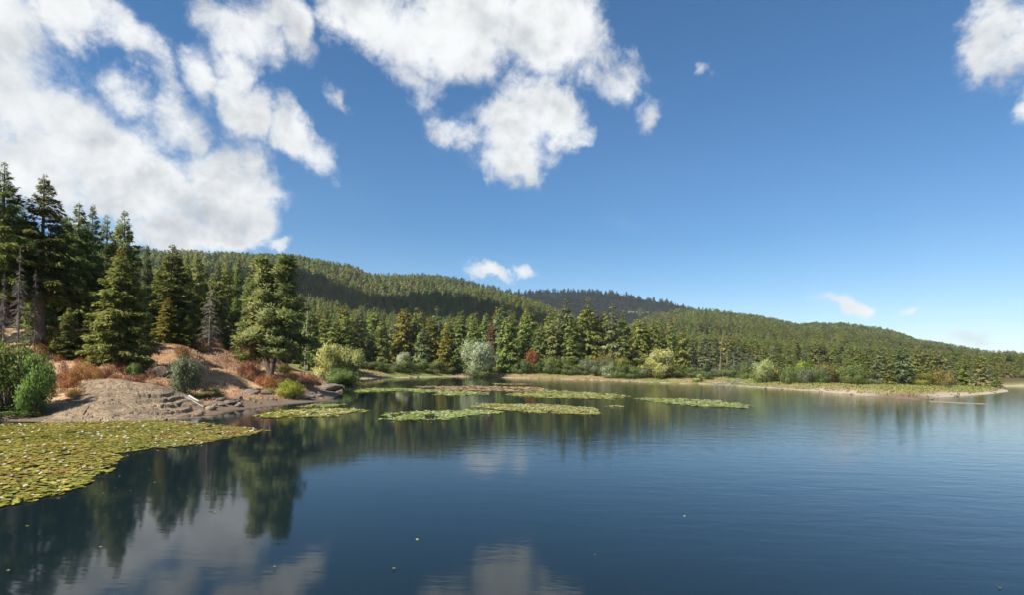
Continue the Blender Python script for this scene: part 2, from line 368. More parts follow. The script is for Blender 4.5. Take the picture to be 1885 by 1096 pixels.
R1 = prof([(-700, 330, 900), (-300, 380, 950), (0, 430, 1050), (300, 462, 1150), (450, 470, 1200), (545, 474, 1250), (600, 482, 1250), (640, 489, 1240), (680, 504, 1220), (720, 508, 1200), (760, 511, 1180), (810, 514, 1150), (860, 523, 1100), (950, 546, 1000), (1005, 567, 900), (1080, 600, 800), (1200, 640, 700), (1400, 675, 600)])
R2 = prof([(300, 560, 2600), (600, 520, 2600), (690, 510, 2600), (740, 504, 2600), (780, 502, 2600), (830, 506, 2600), (870, 517, 2600), (920, 528, 2600), (960, 535, 2600), (1000, 531, 2600), (1060, 531, 2600), (1100, 533, 2600), (1140, 536, 2600), (1200, 546, 2600), (1260, 559, 2600), (1300, 571, 2600), (1350, 582, 2600), (1450, 600, 2600), (1700, 640, 2600), (2300, 660, 2600)])
R3 = prof([(1000, 660, 700), (1100, 630, 900), (1200, 583, 1250), (1250, 574, 1350), (1300, 573, 1400), (1380, 581, 1400), (1430, 589, 1380), (1470, 597, 1350), (1500, 594, 1300), (1560, 595, 1250), (1600, 601, 1200), (1650, 611, 1150), (1690, 626, 1100), (1740, 632, 1050), (1800, 642, 1000), (1840, 647, 950), (1885, 643, 950), (1960, 640, 950), (2300, 640, 1000)])
TREE_H = 17.0
def terrain(X, Y):
    X = np.asarray(X, float); Y = np.asarray(Y, float)
    Yc = np.maximum(Y, 1.0); u = X / Yc; l = np.log(Yc)
    num = np.zeros(X.shape); den = np.zeros(X.shape)
    for a, b, z in zip(cu, cl, ctl[:, 2]):
        w = 1.0 / (((u - a) ** 2 + (l - b) ** 2) + 4e-4) ** 2
        num += w * z; den += w
    z = num / den
    for R, foot, back in ((R1, 400, 0.5), (R3, 380, 0.5), (R2, 1500, 0.3)):
        vi = np.interp(u, R[:, 0], R[:, 1]); Yi = np.interp(u, R[:, 0], R[:, 2])
        zi = np.maximum(EYE + vi * Yi - TREE_H, 0)
        t = (Y - foot) / (Yi - foot)
        front = zi * np.clip(t, 0, 1) ** 0.92; bk = zi * (1 - np.clip((Y - Yi) / (Yi * back), 0, 1) * 0.75)
        h = np.where(Y < Yi, front, bk)
        amp = np.clip(t, 0, 1) * np.clip(1.02 - t, 0, 1) * 4
        h = h + (fbm(X / 160, Y / 160, 4, 3) - 0.5) * 0.22 * zi * np.clip(amp, 0, 1)
        z = np.maximum(z, h)
    s = shore_dist(X, Y)
    rise = np.where(Y < 120, 5.0, 16.0) + 5.5 * (sstep(u, -0.93, -0.88) - sstep(u, -0.58, -0.53)) * (Y < 50)
    zl = z * sstep(s, -0.4, rise) + 0.03 + 0.05 * np.clip(s, 0, 6) + (fbm(X * 0.8, Y * 0.8, 4, 5) - 0.5) * 0.25 * sstep(s, 0.2, 3) * np.clip(60 / Yc, 0.3, 1.3)
    zw = -0.06 * np.clip(-s, 0, 30) - 0.02
    out = np.where(s > 0, zl, zw)
    for (px, py, rx, ry) in ((1740, 741.5, 30, 1.1), (1805, 744.4, 14, 0.6), (1770, 743.2, 22, 0.8)):     # low sand bars
        gx, gy = G(px, py); k = gy / FPX
        r = ((X - gx) / (rx * k)) ** 2 + ((Y - gy) / (ry * gy * gy / FPX / EYE)) ** 2
        out = np.maximum(out, 0.10 * np.clip(1 - r, 0, 1) - 0.02 * (r >= 1) - 10 * (r >= 1.01))
    return out
def z_at(x, y): return float(terrain(np.array([x]), np.array([y]))[0])

us = np.unique(np.concatenate([np.linspace(-3.0, -1.1, 60), np.linspace(-1.1, -0.25, 230), np.linspace(-0.25, 1.1, 230), np.linspace(1.1, 3.0, 50)]))
Ys = np.unique(np.concatenate([np.geomspace(3, 28, 12), np.geomspace(28, 100, 190), np.geomspace(100, 320, 110), np.geomspace(320, 3500, 150), np.geomspace(3500, 9000, 8)]))
UU, YY = np.meshgrid(us, Ys); XX = UU * YY
ZZ = terrain(XX, YY); SS = shore_dist(XX, YY)
def build_ground():
    m, k = ZZ.shape
    b = MB(); i, j = np.meshgrid(np.arange(m - 1), np.arange(k - 1), indexing='ij')
    F = np.stack([i * k + j, i * k + j + 1, (i + 1) * k + j + 1, (i + 1) * k + j], -1).reshape(-1, 4)
    b.add(np.stack([XX, YY, ZZ], -1), F)
    me = b.mesh('ground', M['ground'], True)
    n1 = fbm(XX / 5, YY / 5, 4, 11)[..., None]; n2 = fbm(XX / 14, YY / 14, 3, 21)[..., None]; n3 = fbm(XX / 60, YY / 60, 4, 31)[..., None]
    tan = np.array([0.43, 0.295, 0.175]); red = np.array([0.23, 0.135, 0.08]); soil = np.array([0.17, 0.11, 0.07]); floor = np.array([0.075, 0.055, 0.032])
    sand = np.array([0.34, 0.285, 0.215]); green = np.array([0.15, 0.17, 0.05]); hill = np.array([0.10, 0.10, 0.05]); dry = np.array([0.24, 0.17, 0.09]); rust = np.array([0.27, 0.13, 0.075])
    bed = np.array([0.10, 0.085, 0.05])
    mixc = lambda a, b_, t: a * (1 - t) + b_ * t
    Y3 = YY[..., None]; S3 = SS[..., None]; U3 = UU[..., None]
    c = mixc(tan, red, sstep(n1, 0.48, 0.64)); c = mixc(c, soil, sstep(n2, 0.56, 0.70) * 0.6)
    c = mixc(np.array([0.15, 0.11, 0.08]), c, sstep(S3, 2.0, 4.5))
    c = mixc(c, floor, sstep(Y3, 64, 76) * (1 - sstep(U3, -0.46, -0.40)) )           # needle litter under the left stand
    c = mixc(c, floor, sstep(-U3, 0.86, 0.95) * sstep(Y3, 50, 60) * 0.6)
    farc = mixc(green, dry, sstep(n2, 0.42, 0.62)); farc = mixc(sand, farc, sstep(S3, 0.4 + 0.8 * (U3 > 0.42), 1.6 + 2.4 * (U3 > 0.42))); farc = mixc(farc, floor, sstep(S3, np.where(U3 > 0.88, 3, 22), np.where(U3 > 0.88, 9, 40)))
    c = mixc(c, farc, sstep(Y3, 92, 104))
    hc = mixc(hill, dry, sstep(n3, 0.55, 0.72) * 0.55); hc = mixc(hc, rust, sstep(U3, 0.84, 0.9) * sstep(n3 + 0.12 * sstep(U3, .86, .94), 0.45, 0.6))
    c = mixc(c, hc, sstep(Y3, 340, 420)); c = mixc(c, bed, (S3 < 0) * 1.0 * (ZZ[..., None] < 0)); c = np.where((S3 < 0) & (ZZ[..., None] >= 0), sand * 0.6, c)
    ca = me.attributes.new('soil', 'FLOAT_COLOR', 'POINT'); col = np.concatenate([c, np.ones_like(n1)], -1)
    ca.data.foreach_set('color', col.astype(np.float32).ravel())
    tag(link('ground', me), kind='structure')
build_ground()
def build_water():
    b = MB(); b.add([(-3000, -400, 0), (3000, -400, 0), (3000, 420, 0), (-3000, 420, 0)], [[0, 1, 2, 3]])
    tag(link('lake_water', b.mesh('lake_water', M['water'])), kind='structure')
build_water()

# ------------------------------------------------------------------ plant generators
def unit(a): return a / (np.linalg.norm(a, axis=-1, keepdims=True) + 1e-9)
def conifer(seed, H=20.0, R=3.2, c0=0.1, nb=150, dens=16.0, sl=0.54, sw=0.18, droop=0.25, power=0.8, lo=None, stick=True, gap=0.0):
    """-> trunk mesh, crown mesh: whorled boughs with flat pointed sprays"""
    g = np.random.default_rng(seed)
    t = np.sort(g.random(nb) ** 0.92); z = H * (c0 + (0.985 - c0) * t)
    az = np.arange(nb) * 2.39996 + g.normal(0, 0.5, nb)
    L = 1.18 * R * ((1 - t) ** power * 0.95 + 0.035) * g.uniform(0.62, 1.15, nb) * (1 - 0.25 * np.exp(-t * 9))
    if gap: L *= np.where(np.sin(az * 1.0 + seed) * 0.5 + g.random(nb) < gap, 0.35, 1.0)
    pitch = np.interp(t, [0, 0.5, 1], [-0.28, 0.0, 0.75]) + g.normal(0, 0.10, nb)
    n = np.maximum((dens * L * (0.6 + 0.4 * L / R)).astype(int), 5)
    bi = np.repeat(np.arange(nb), n); m = len(bi)
    s = 1 - (1 - g.random(m) ** 0.75) * 0.88
    dr = np.stack([np.cos(az), np.sin(az), np.zeros(nb)], -1)
    def axis(b, s_):
        l = L[b] * s_
        P = dr[b] * (l * np.cos(pitch[b]))[:, None]
        P[:, 2] = z[b] + l * np.sin(pitch[b]) - droop * L[b] * s_ ** 2 * 0.6 + 0.10 * L[b] * s_ ** 4
        return P
    P = axis(bi, s); side = np.stack([-np.sin(az), np.cos(az), np.zeros(nb)], -1)[bi]
    sg = np.where(g.random(m) < 0.5, -1, 1.0)
    off = sg * g.random(m) * 0.30 * L[bi] * (1.08 - s)
    P = P + side * off[:, None]; P[:, 2] += g.normal(0, 0.07, m) * (1 + L[bi] * 0.25) - np.abs(off) * 0.25
    ang = sg * g.uniform(0.1, 1.1, m)
    D = dr[bi] * np.cos(ang)[:, None] + side * np.sin(ang)[:, None]; D[:, 2] += g.normal(-0.42, 0.38, m) + 0.5 * np.maximum(pitch[bi], 0)
    D = unit(D); S = unit(np.cross(D, np.array([0, 0, 1.0]))); Nn = np.cross(S, D); ro = g.normal(0, 0.8, m)
    S = S * np.cos(ro)[:, None] + Nn * np.sin(ro)[:, None]
    ln = sl * g.uniform(0.6, 1.3, m) * (0.40 + 0.60 * np.minimum(L[bi] / (R * 0.55), 1))
    c = MB(); c.kites(P, D, S, ln, sw * g.uniform(0.7, 1.3, m) * ln / sl, np.clip(g.normal(0.45, 0.25, m) + 0.15 * (s - 0.6), 0, 1), 0.15, out=unit(np.stack([P[:, 0], P[:, 1], np.hypot(P[:, 0], P[:, 1]) * 0.55 + 0.15], -1)))
    k = MB(); zz = np.linspace(0, 1, 9); wob = np.cumsum(g.normal(0, 0.02, (9, 2)), 0); wob[0] = 0
    r0 = 0.012 * H + 0.05
    k.tube(np.stack([wob[:, 0], wob[:, 1], zz * H - 0.15], -1), r0 * (1 - zz) ** 0.85 + 0.015 + 0.35 * r0 * np.exp(-zz * 30), 7)
    if stick:
        for b in range(0, nb, 1 if stick is True else 2):
            pts = axis(np.array([b, b, b]), np.array([0.0, 0.5, 0.92])); pts[0, :2] = 0
            k.tube(pts, np.array([0.035, 0.02, 0.008]) * (0.5 + L[b] / R), 3, cap=False)
        if c0 > 0.15:       # dead twigs below the living crown
            for q in range(int(70 * c0 / 0.3)):
                zq = H * g.uniform(0.06, c0 + 0.12); a = g.uniform(0, 6.28); l = g.uniform(0.5, 1.7); p0 = np.array([0, 0, zq]); d = np.array([math.cos(a), math.sin(a), g.normal(-0.15, 0.2)])
                k.tube(np.array([p0, p0 + d * l * 0.5, p0 + d * l + [0, 0, -0.15 * l]]), np.array([0.03, 0.018, 0.006]), 3, cap=False)
                for _ in range(3):
                    pm = p0 + d * l * g.uniform(0.3, 0.9); d2 = unit(d + g.normal(0, 0.6, 3)); k.tube(np.array([pm, pm + d2 * l * 0.4]), np.array([0.012, 0.004]), 3, cap=False)
    return k.mesh('fir_trunk'), c.mesh('fir_crown')

def bare_conifer(seed, H=12.0, R=2.2, nb=110, twigs=5):
    g = np.random.default_rng(seed); k = MB(); zz = np.linspace(0, 1, 8)
    k.tube(np.stack([0.1 * np.sin(zz * 3), 0 * zz, zz * H - 0.1], -1), 0.0115 * H * (1 - zz) + 0.015, 7); tr = k.mesh('bare_trunk')
    c = MB()
    for i in range(nb):
        t = g.random(); zq = H * (0.06 + 0.92 * t); a = g.uniform(0, 6.28); l = R * ((1 - t) ** 0.8 + 0.06) * g.uniform(0.5, 1.1)
        d = np.array([math.cos(a), math.sin(a), g.normal(-0.2, 0.12)]); p0 = np.array([0, 0, zq]); pm = p0 + d * l * 0.55; p1 = p0 + d * l + [0, 0, -0.12 * l]
        c.tube(np.array([p0, pm, p1]), np.array([0.035, 0.024, 0.01]), 3, g.random(), cap=False)
        for _ in range(twigs):
            f = g.uniform(0.25, 1); q = p0 + (p1 - p0) * f; d2 = unit(d + g.normal(0, 0.55, 3) + [0, 0, -0.25])
            c.tube(np.array([q, q + d2 * l * 0.38 * g.uniform(0.5, 1)]), np.array([0.016, 0.006]), 3, g.random(), cap=False)
    return tr, c.mesh('bare_branches')

def pine_tree(seed, H=16.0, R=4.0, c0=0.22, forks=((0, 0, 0, 1.0),), ntuft=230, per=40):
    """long-needled pine: limbs that end in round needle tufts"""
    g = np.random.default_rng(seed); k = MB(); c = MB(); tips = []
    for (fx, fy, lean, hh) in forks:
        h = H * hh; zz = np.linspace(0, 1, 10)
        path = np.stack([fx * sstep(zz, 0.0, 0.5) + lean * zz + 0.15 * np.sin(zz * 7 + seed + fx), fy * sstep(zz, 0, 0.5) + 0.12 * np.cos(zz * 6), zz * h - 0.2], -1)
        k.tube(path, 0.019 * H * (1 - zz) ** 0.8 + 0.03, 8)
        nl = int(46 * hh)
        for i in range(nl):
            t = c0 + (0.985 - c0) * ((i + g.random()) / nl); a = i * 2.4 + g.normal(0, 0.5); tt = (t - c0) / (1 - c0)
            l = R * (0.35 + 0.65 * math.sin(min(1, tt * 1.25 + 0.32) * math.pi * 0.97)) * g.uniform(0.55, 1.1)
            l *= 1 - 0.80 * max(0.0, tt - 0.35) ** 1.6 / 0.65 ** 1.6
            p0 = np.array([np.interp(t, zz, path[:, 0]), np.interp(t, zz, path[:, 1]), t * h]); d = np.array([math.cos(a), math.sin(a), np.interp(tt, [0, 0.6, 1], [-0.2, 0.1, 0.8]) + g.normal(0, 0.12)])
            pts = np.array([p0, p0 + d * l * 0.5 + [0, 0, -0.03 * l], p0 + d * l + [0, 0, 0.07 * l]]); k.tube(pts, np.array([0.075, 0.045, 0.015]) * (0.5 + l / R), 4, cap=False)
            for _ in range(max(2, int(ntuft / (len(forks) * nl) * (0.5 + l / R)))):
                f = g.uniform(0.35, 1.05); q = p0 + d * l * f + g.normal(0, 0.22, 3) * (0.5 + l * 0.35) * [1, 1, 0.55]; k.tube(np.array([p0 + d * l * max(0, f - 0.25), q]), np.array([0.03, 0.01]), 3, cap=False); tips.append(q)
    tips = np.array(tips); m = len(tips) * per; P = np.repeat(tips, per, 0)
    D = unit(g.normal(0, 1, (m, 3)) + [0, 0, 0.25]); rad = np.repeat(g.uniform(0.36, 0.66, len(tips)), per)
    P = P + D * (rad * g.uniform(0.1, 0.75, m))[:, None]; S = unit(np.cross(D, g.normal(0, 1, (m, 3))))
    tint = np.repeat(g.normal(0.45, 0.25, len(tips)), per) + g.normal(0, 0.12, m)
    c.kites(P, D, S, rad * g.uniform(0.6, 1.0, m), 0.15 * g.uniform(0.7, 1.4, m), np.clip(tint, 0, 1), 0.05, out=unit(D + 0.9 * unit(np.stack([P[:, 0], P[:, 1], np.full(m, 1.2)], -1))))
    return k.mesh('pine_trunk'), c.mesh('pine_crown')

def bush(seed, H=3.0, R=1.8, nl=5200, leaf=0.16, lobes=14, plume=0.5, aspect=0.42, stems=9, base=0.05, spread=0.8):
    """multi-stemmed bush: leaves gathered in clumps round the ends of its boughs -> branches mesh, leaves mesh"""
    g = np.random.default_rng(seed); k = MB(); c = MB()
    a = g.uniform(0, 6.28, lobes); rr = np.sqrt(g.random(lobes)) * spread; zz = g.uniform(0.03, 0.86, lobes)
    rr *= np.sqrt(np.clip(1.12 - (zz - 0.30) ** 2 * 2.6, 0.12, 1))
    Cn = np.stack([np.cos(a) * rr * R, np.sin(a) * rr * R, (base + zz * (1 - base)) * H], -1)
    lr = g.uniform(0.24, 0.42, lobes) * R
    for i in range(lobes):
        b0 = np.array([math.cos(a[i]), math.sin(a[i]), 0]) * 0.12 * R; mid = b0 * 1.2 + (Cn[i] - b0) * [0.45, 0.45, 0.55]
        k.tube(np.array([b0 - [0, 0, 0.1], mid, Cn[i], Cn[i] + [0, 0, lr[i] * 0.8]]), np.array([0.022, 0.017, 0.010, 0.004]) * R, 4, cap=False)
        for _ in range(5):
            d = unit(g.normal(0, 1, 3) + [0, 0, 0.5]); k.tube(np.array([Cn[i] * [1, 1, 0.9], Cn[i] + d * lr[i] * 0.95]), np.array([0.008, 0.002]) * R, 3, cap=False)
    w = lr ** 2; li = g.choice(lobes, nl, p=w / w.sum())
    d = unit(g.normal(0, 1, (nl, 3)) + [0, 0, 0.15]); r = lr[li] * (g.random(nl) ** 0.45) * (1 + 0.22 * g.normal(0, 1, nl))
    P = Cn[li] + d * r[:, None] * np.array([1, 1, 1.15]); P[:, 2] = np.maximum(P[:, 2], 0.0 * H + 0.08 * H * g.random(nl))
    D = unit(d * (1 - plume) + g.normal(0, 0.45, (nl, 3)) + np.array([0, 0, plume * 1.1])); S = unit(np.cross(D, g.normal(0, 1, (nl, 3))))
    tint = np.clip(g.normal(0.4, 0.22, nl) + np.repeat(g.normal(0, 0.16, lobes)[:, None], 1, 1)[li, 0], 0, 1)
    ln = leaf * g.uniform(0.6, 1.4, nl); c.kites(P, D, S, ln, ln * aspect, tint, 0.1, out=unit(d + 0.8 * unit(P - [0, 0, 0.25 * H])))
    return k.mesh('bush_branches'), c.mesh('bush_leaves')

def brush(seed, H=1.0, R=0.8, n=420):
    """dry twiggy brush: fine upright stalks with small withered leaves"""
    g = np.random.default_rng(seed); k = MB(); c = MB()
    for i in range(26):
        a = g.uniform(0, 6.28); r = R * math.sqrt(g.random()) * 0.5; p0 = np.array([math.cos(a) * r, math.sin(a) * r, -0.05]); p1 = p0 * [1.9, 1.9, 0] + [0, 0, H * g.uniform(0.55, 1)]
        k.tube(np.array([p0, (p0 + p1) / 2 + g.normal(0, 0.04, 3), p1]), np.array([0.014, 0.009, 0.003]), 3, g.random(), cap=False)
    a = g.uniform(0, 6.28, n); r = R * np.sqrt(g.random(n)); zt = g.random(n) ** 0.8 * (1 - 0.45 * (r / R) ** 2)
    P = np.stack([np.cos(a) * r, np.sin(a) * r, H * zt * 0.95], -1); D = unit(g.normal(0, 0.5, (n, 3)) + [0, 0, 0.9]); S = unit(np.cross(D, g.normal(0, 1, (n, 3))))
    c.kites(P, D, S, g.uniform(0.12, 0.3, n), g.uniform(0.03, 0.07, n), g.random(n), out=unit(P / R + [0, 0, 0.6]))
    return k.mesh('brush_stalks'), c.mesh('brush_leaves')

FIR = [conifer(1, 20, 3.6, 0.08, 230, 44), conifer(2, 20, 3.2, 0.10, 220, 46, power=0.9), conifer(3, 20, 3.9, 0.04, 250, 44, droop=0.35), conifer(4, 20, 2.7, 0.10, 210, 50, power=0.85, gap=0.12), conifer(5, 20, 3.4, 0.08, 220, 44, gap=0.15)]
TALL = [conifer(11, 24, 3.6, 0.28, 230, 46, power=0.9, gap=0.08), conifer(12, 24, 3.7, 0.30, 230, 46, power=0.92, gap=0.08)]
MID = [conifer(21, 20, 3.5, 0.04, 110, 15, 1.0, 0.5, stick=False), conifer(22, 20, 3.0, 0.08, 95, 15, 1.0, 0.5, power=0.7, stick=False), conifer(23, 20, 3.9, 0.03, 120, 14, 1.0, 0.5, droop=0.4, stick=False), conifer(24, 20, 2.7, 0.08, 95, 15, 1.0, 0.48, power=0.65, gap=0.12, stick=False), conifer(25, 20, 3.3, 0.06, 100, 14, 1.0, 0.5, gap=0.15, stick=False)]
CEDAR = [conifer(31, 18, 3.3, 0.03, 120, 15, 1.0, 0.46, droop=0.55, power=0.6, stick=False), conifer(32, 18, 2.9, 0.03, 120, 15, 1.0, 0.46, droop=0.6, power=0.5, stick=False)]

# ------------------------------------------------------------------ trees of the near stand on the left bank
def stand_tree(px, top, Y, label, meshes, H0, m='fir', width=1.0, name='fir_tree', group='firs of the near stand on the bank', trunk='bark', parts=('trunk', 'crown'), rz=None, base_y=None):
    u, v = uv_of(px, top); x = u * Y; zb = z_at(x, Y) if base_y is None else W(px, base_y, Y)[2]
    h = EYE + v * Y - zb; s = h / H0
    return thing(name, label, 'tree', group, (x, Y, zb - 0.05), [(parts[0], meshes[0], M[trunk]), (parts[1], meshes[1], M[m])], rng.uniform(0, 6.28) if rz is None else rz, (s * width, s * width, s))
NEAR = [(6, 292, 47, 'tall fir cut by the left edge of the picture', TALL[0], 24, 'fir', 1.3), (82, 317, 49, 'tallest fir of the stand, with a bare lower trunk above the red brush', TALL[1], 24, 'fir', 1.4),
        (40, 372, 56, 'shaded fir squeezed between the two tallest firs of the stand', TALL[0], 24, 'fir_blue', 1.0), (122, 392, 62, 'narrow dark fir right of the tallest fir', FIR[3], 20, 'fir', 1.0),
        (146, 368, 57, 'pointed fir standing above the small firs by the rock slab', FIR[1], 20, 'fir', 1.25), (172, 372, 66, 'slim dark fir top showing right of the pointed fir', FIR[3], 20, 'fir_blue', .95),
        (197, 392, 70, 'bluish fir top just left of the bright full fir', FIR[4], 20, 'fir_blue', 1.0), (230, 384, 60, 'high dark fir directly behind the bright full fir', FIR[0], 20, 'fir', 1.0),
        (225, 452, 47.5, 'bright full fir with boughs to the ground above the rock slab', FIR[2], 20, 'fir', 1.35), (271, 446, 78, 'slim grey green fir top right of the bright full fir', FIR[3], 20, 'fir_blue', .8),
        (318, 447, 66, 'broad fir above the crest of the dry grass slope', FIR[0], 20, 'fir', 1.4), (296, 462, 80, 'fir top in the gap left of the broad slope fir', FIR[1], 20, 'fir_blue', 0.9),
        (345, 462, 72, 'thin fir right of the broad slope fir', FIR[3], 20, 'fir', 0.9), (364, 458, 76, 'pointed fir behind the grey dead fir, left of it', FIR[1], 20, 'fir', 1.15),
        (400, 480, 80, 'rounded fir behind the grey dead fir, right of it', FIR[4], 20, 'pine', 1.2), (418, 476, 92, 'green fir between the dead fir and the twin-trunked pine', FIR[0], 20, 'fir', 1.1),
        (440, 472, 105, 'dark fir tip left of the twin-trunked pine', FIR[3], 20, 'fir', 1.0), (462, 484, 98, 'fir whose tip shows just left of the pine crown', FIR[4], 20, 'fir', 1.1),
        (381, 486, 110, 'distant fir tip behind the pointed and rounded firs', FIR[3], 20, 'fir_blue', 1.0),
        (128, 565, 48, 'small young fir at the top of the rock slab, left one of two', FIR[0], 20, 'fir', 1.5), (168, 568, 49, 'small young fir at the top of the rock slab, right one of two', FIR[4], 20, 'pine', 1.5),
        (310, 545, 60, 'short bushy fir with a rusty top at the slope crest', FIR[2], 20, 'cedar', 1.6), (345, 580, 61, 'low dark fir between the bushy fir and the dead fir', FIR[0], 20, 'fir', 1.8),
        (100, 450, 56, 'fir filling the stand behind the tallest fir', FIR[0], 20, 'fir', 1.1), (20, 440, 60, 'fir in the shade behind the edge fir', FIR[1], 20, 'fir', 1.2),
        (178, 470, 58, 'mid-height fir left of the bright full fir', FIR[4], 20, 'fir', 1.1), (265, 520, 64, 'dark mid-height fir right of the bright full fir', FIR[1], 20, 'fir', 1.2),
        (75, 480, 52, 'leafy mid-height fir below the tallest fir', FIR[4], 20, 'fir', 1.2), (435, 545, 72, 'dark broad fir left of the pine, in its shade', FIR[2], 20, 'fir', 1.2), (420, 560, 70, 'leaning scrubby fir beside the grey dead fir', FIR[4], 20, 'pine', 1.3)]
for (px, top, Y, lab, me, h0, mt, wd) in NEAR: stand_tree(px, top, Y, lab, me, h0, mt, wd)
k = 0
for i in range(36):      # the shaded depth of the stand: tops well below the skyline of the stand
    Y = rng.uniform(70, 150); px = rng.uniform(-330, 470); sky = np.interp(px, [-330, 0, 80, 230, 320, 470], [300, 330, 360, 420, 470, 500])
    stand_tree(px, sky + rng.uniform(15, 70), Y, 'fir in the shaded depth of the near stand, mostly hidden by the front firs', FIR[i % 5], 20, ('fir', 'fir_blue')[i % 2], rng.uniform(1.0, 1.3), group='hidden firs in the depth of the near stand')
for i in range(10):      # off to the left of the picture
    Y = rng.uniform(45, 75); px = rng.uniform(-400, -60)
    stand_tree(px, rng.uniform(240, 330), Y, 'fir at the outer left end of the near stand', FIR[i % 5], 20, 'fir', 1.1, group='firs at the outer end of the near stand')
# twin-trunked pine
PINE = pine_tree(41, 16, 3.3, 0.25, ((-0.75, 0, -0.25, 0.98), (0.45, 0.3, 0.75, 1.0)), 950, 34)
stand_tree(503, 471, 59.5, 'big twin-trunked pine on the dry point above the lime bush', PINE, 16, 'pine', 1.28, 'pine_tree', None, 'pine_bark', rz=0.0)
# dead firs and snags
DEAD = bare_conifer(51, 12, 2.5, 130, 6)
stand_tree(388, 522, 63.5, 'grey dead fir with bare drooping branches on the slope crest', DEAD, 12, 'dead', 1.0, 'dead_fir', None, 'dead', ('trunk', 'branches'))
DEAD2 = bare_conifer(52, 12, 2.0, 190, 8)
for (px, top, Y, lab) in ((38, 450, 45, 'bare grey dead fir in front of the stand, over the left shrub'), (66, 490, 46.5, 'thin dead fir with brittle twigs below the tallest fir'), (8, 500, 44, 'dead grey trunk at the left edge below the edge fir')):
    stand_tree(px, top, Y, lab, DEAD2, 12, 'grey_twigs', 0.6, 'dead_fir', 'dead firs at the near edge of the stand', 'grey_twigs', ('trunk', 'branches'))
def snag(px0, py0, px1, py1, Y, label, r=0.16, twigs=14, m='pale_dead', zbase=None):
    a = np.array(W(px0, py0, Y)); b = np.array(W(px1, py1, Y)); 
    a[2] = z_at(a[0], Y) - 0.1; t = np.linspace(0, 1, 8)[:, None]; g = np.random.default_rng(int(px0)); d = b - a
    k = MB(); k.tube(t * d, r * (1 - 0.75 * t[:, 0]), 7)
    for i in range(twigs):
        f = g.uniform(0.25, 0.98); an = g.uniform(0, 6.28); l = g.uniform(0.3, 1.2); p = d * f; q = p + np.array([math.cos(an), math.sin(an), g.uniform(-0.3, 0.3)]) * l
        k.tube(np.array([p, q]), np.array([0.03, 0.008]), 3)
    o = link('snag', k.mesh('snag', M[m])); o.location = a; tag(o, label, 'dead tree')
snag(560, 690, 568, 540, 88, 'tall bare pole of a dead tree left of the big pale willow', 0.12, 22, 'dead')
for j, (px, t, b_, lab) in enumerate(((995, 616, 680, 'broken pale snag, taller of two in the middle of the far treeline'), (1003, 626, 680, 'broken pale snag, shorter of two in the middle of the far treeline'), (1015, 632, 680, 'thin grey snag right of the broken pale pair'),
                      (1325, 648, 690, 'leaning grey snag in the thin wood right of the tall firs'), (1338, 645, 690, 'upright grey snag in the thin wood right of the tall firs'), (1352, 655, 690, 'stubby grey snag above the driftwood heap'))):
    snag(px, b_, px + rng.uniform(-3, 3), t, 207 - 3 * j, lab, 0.2, 10, 'dead')

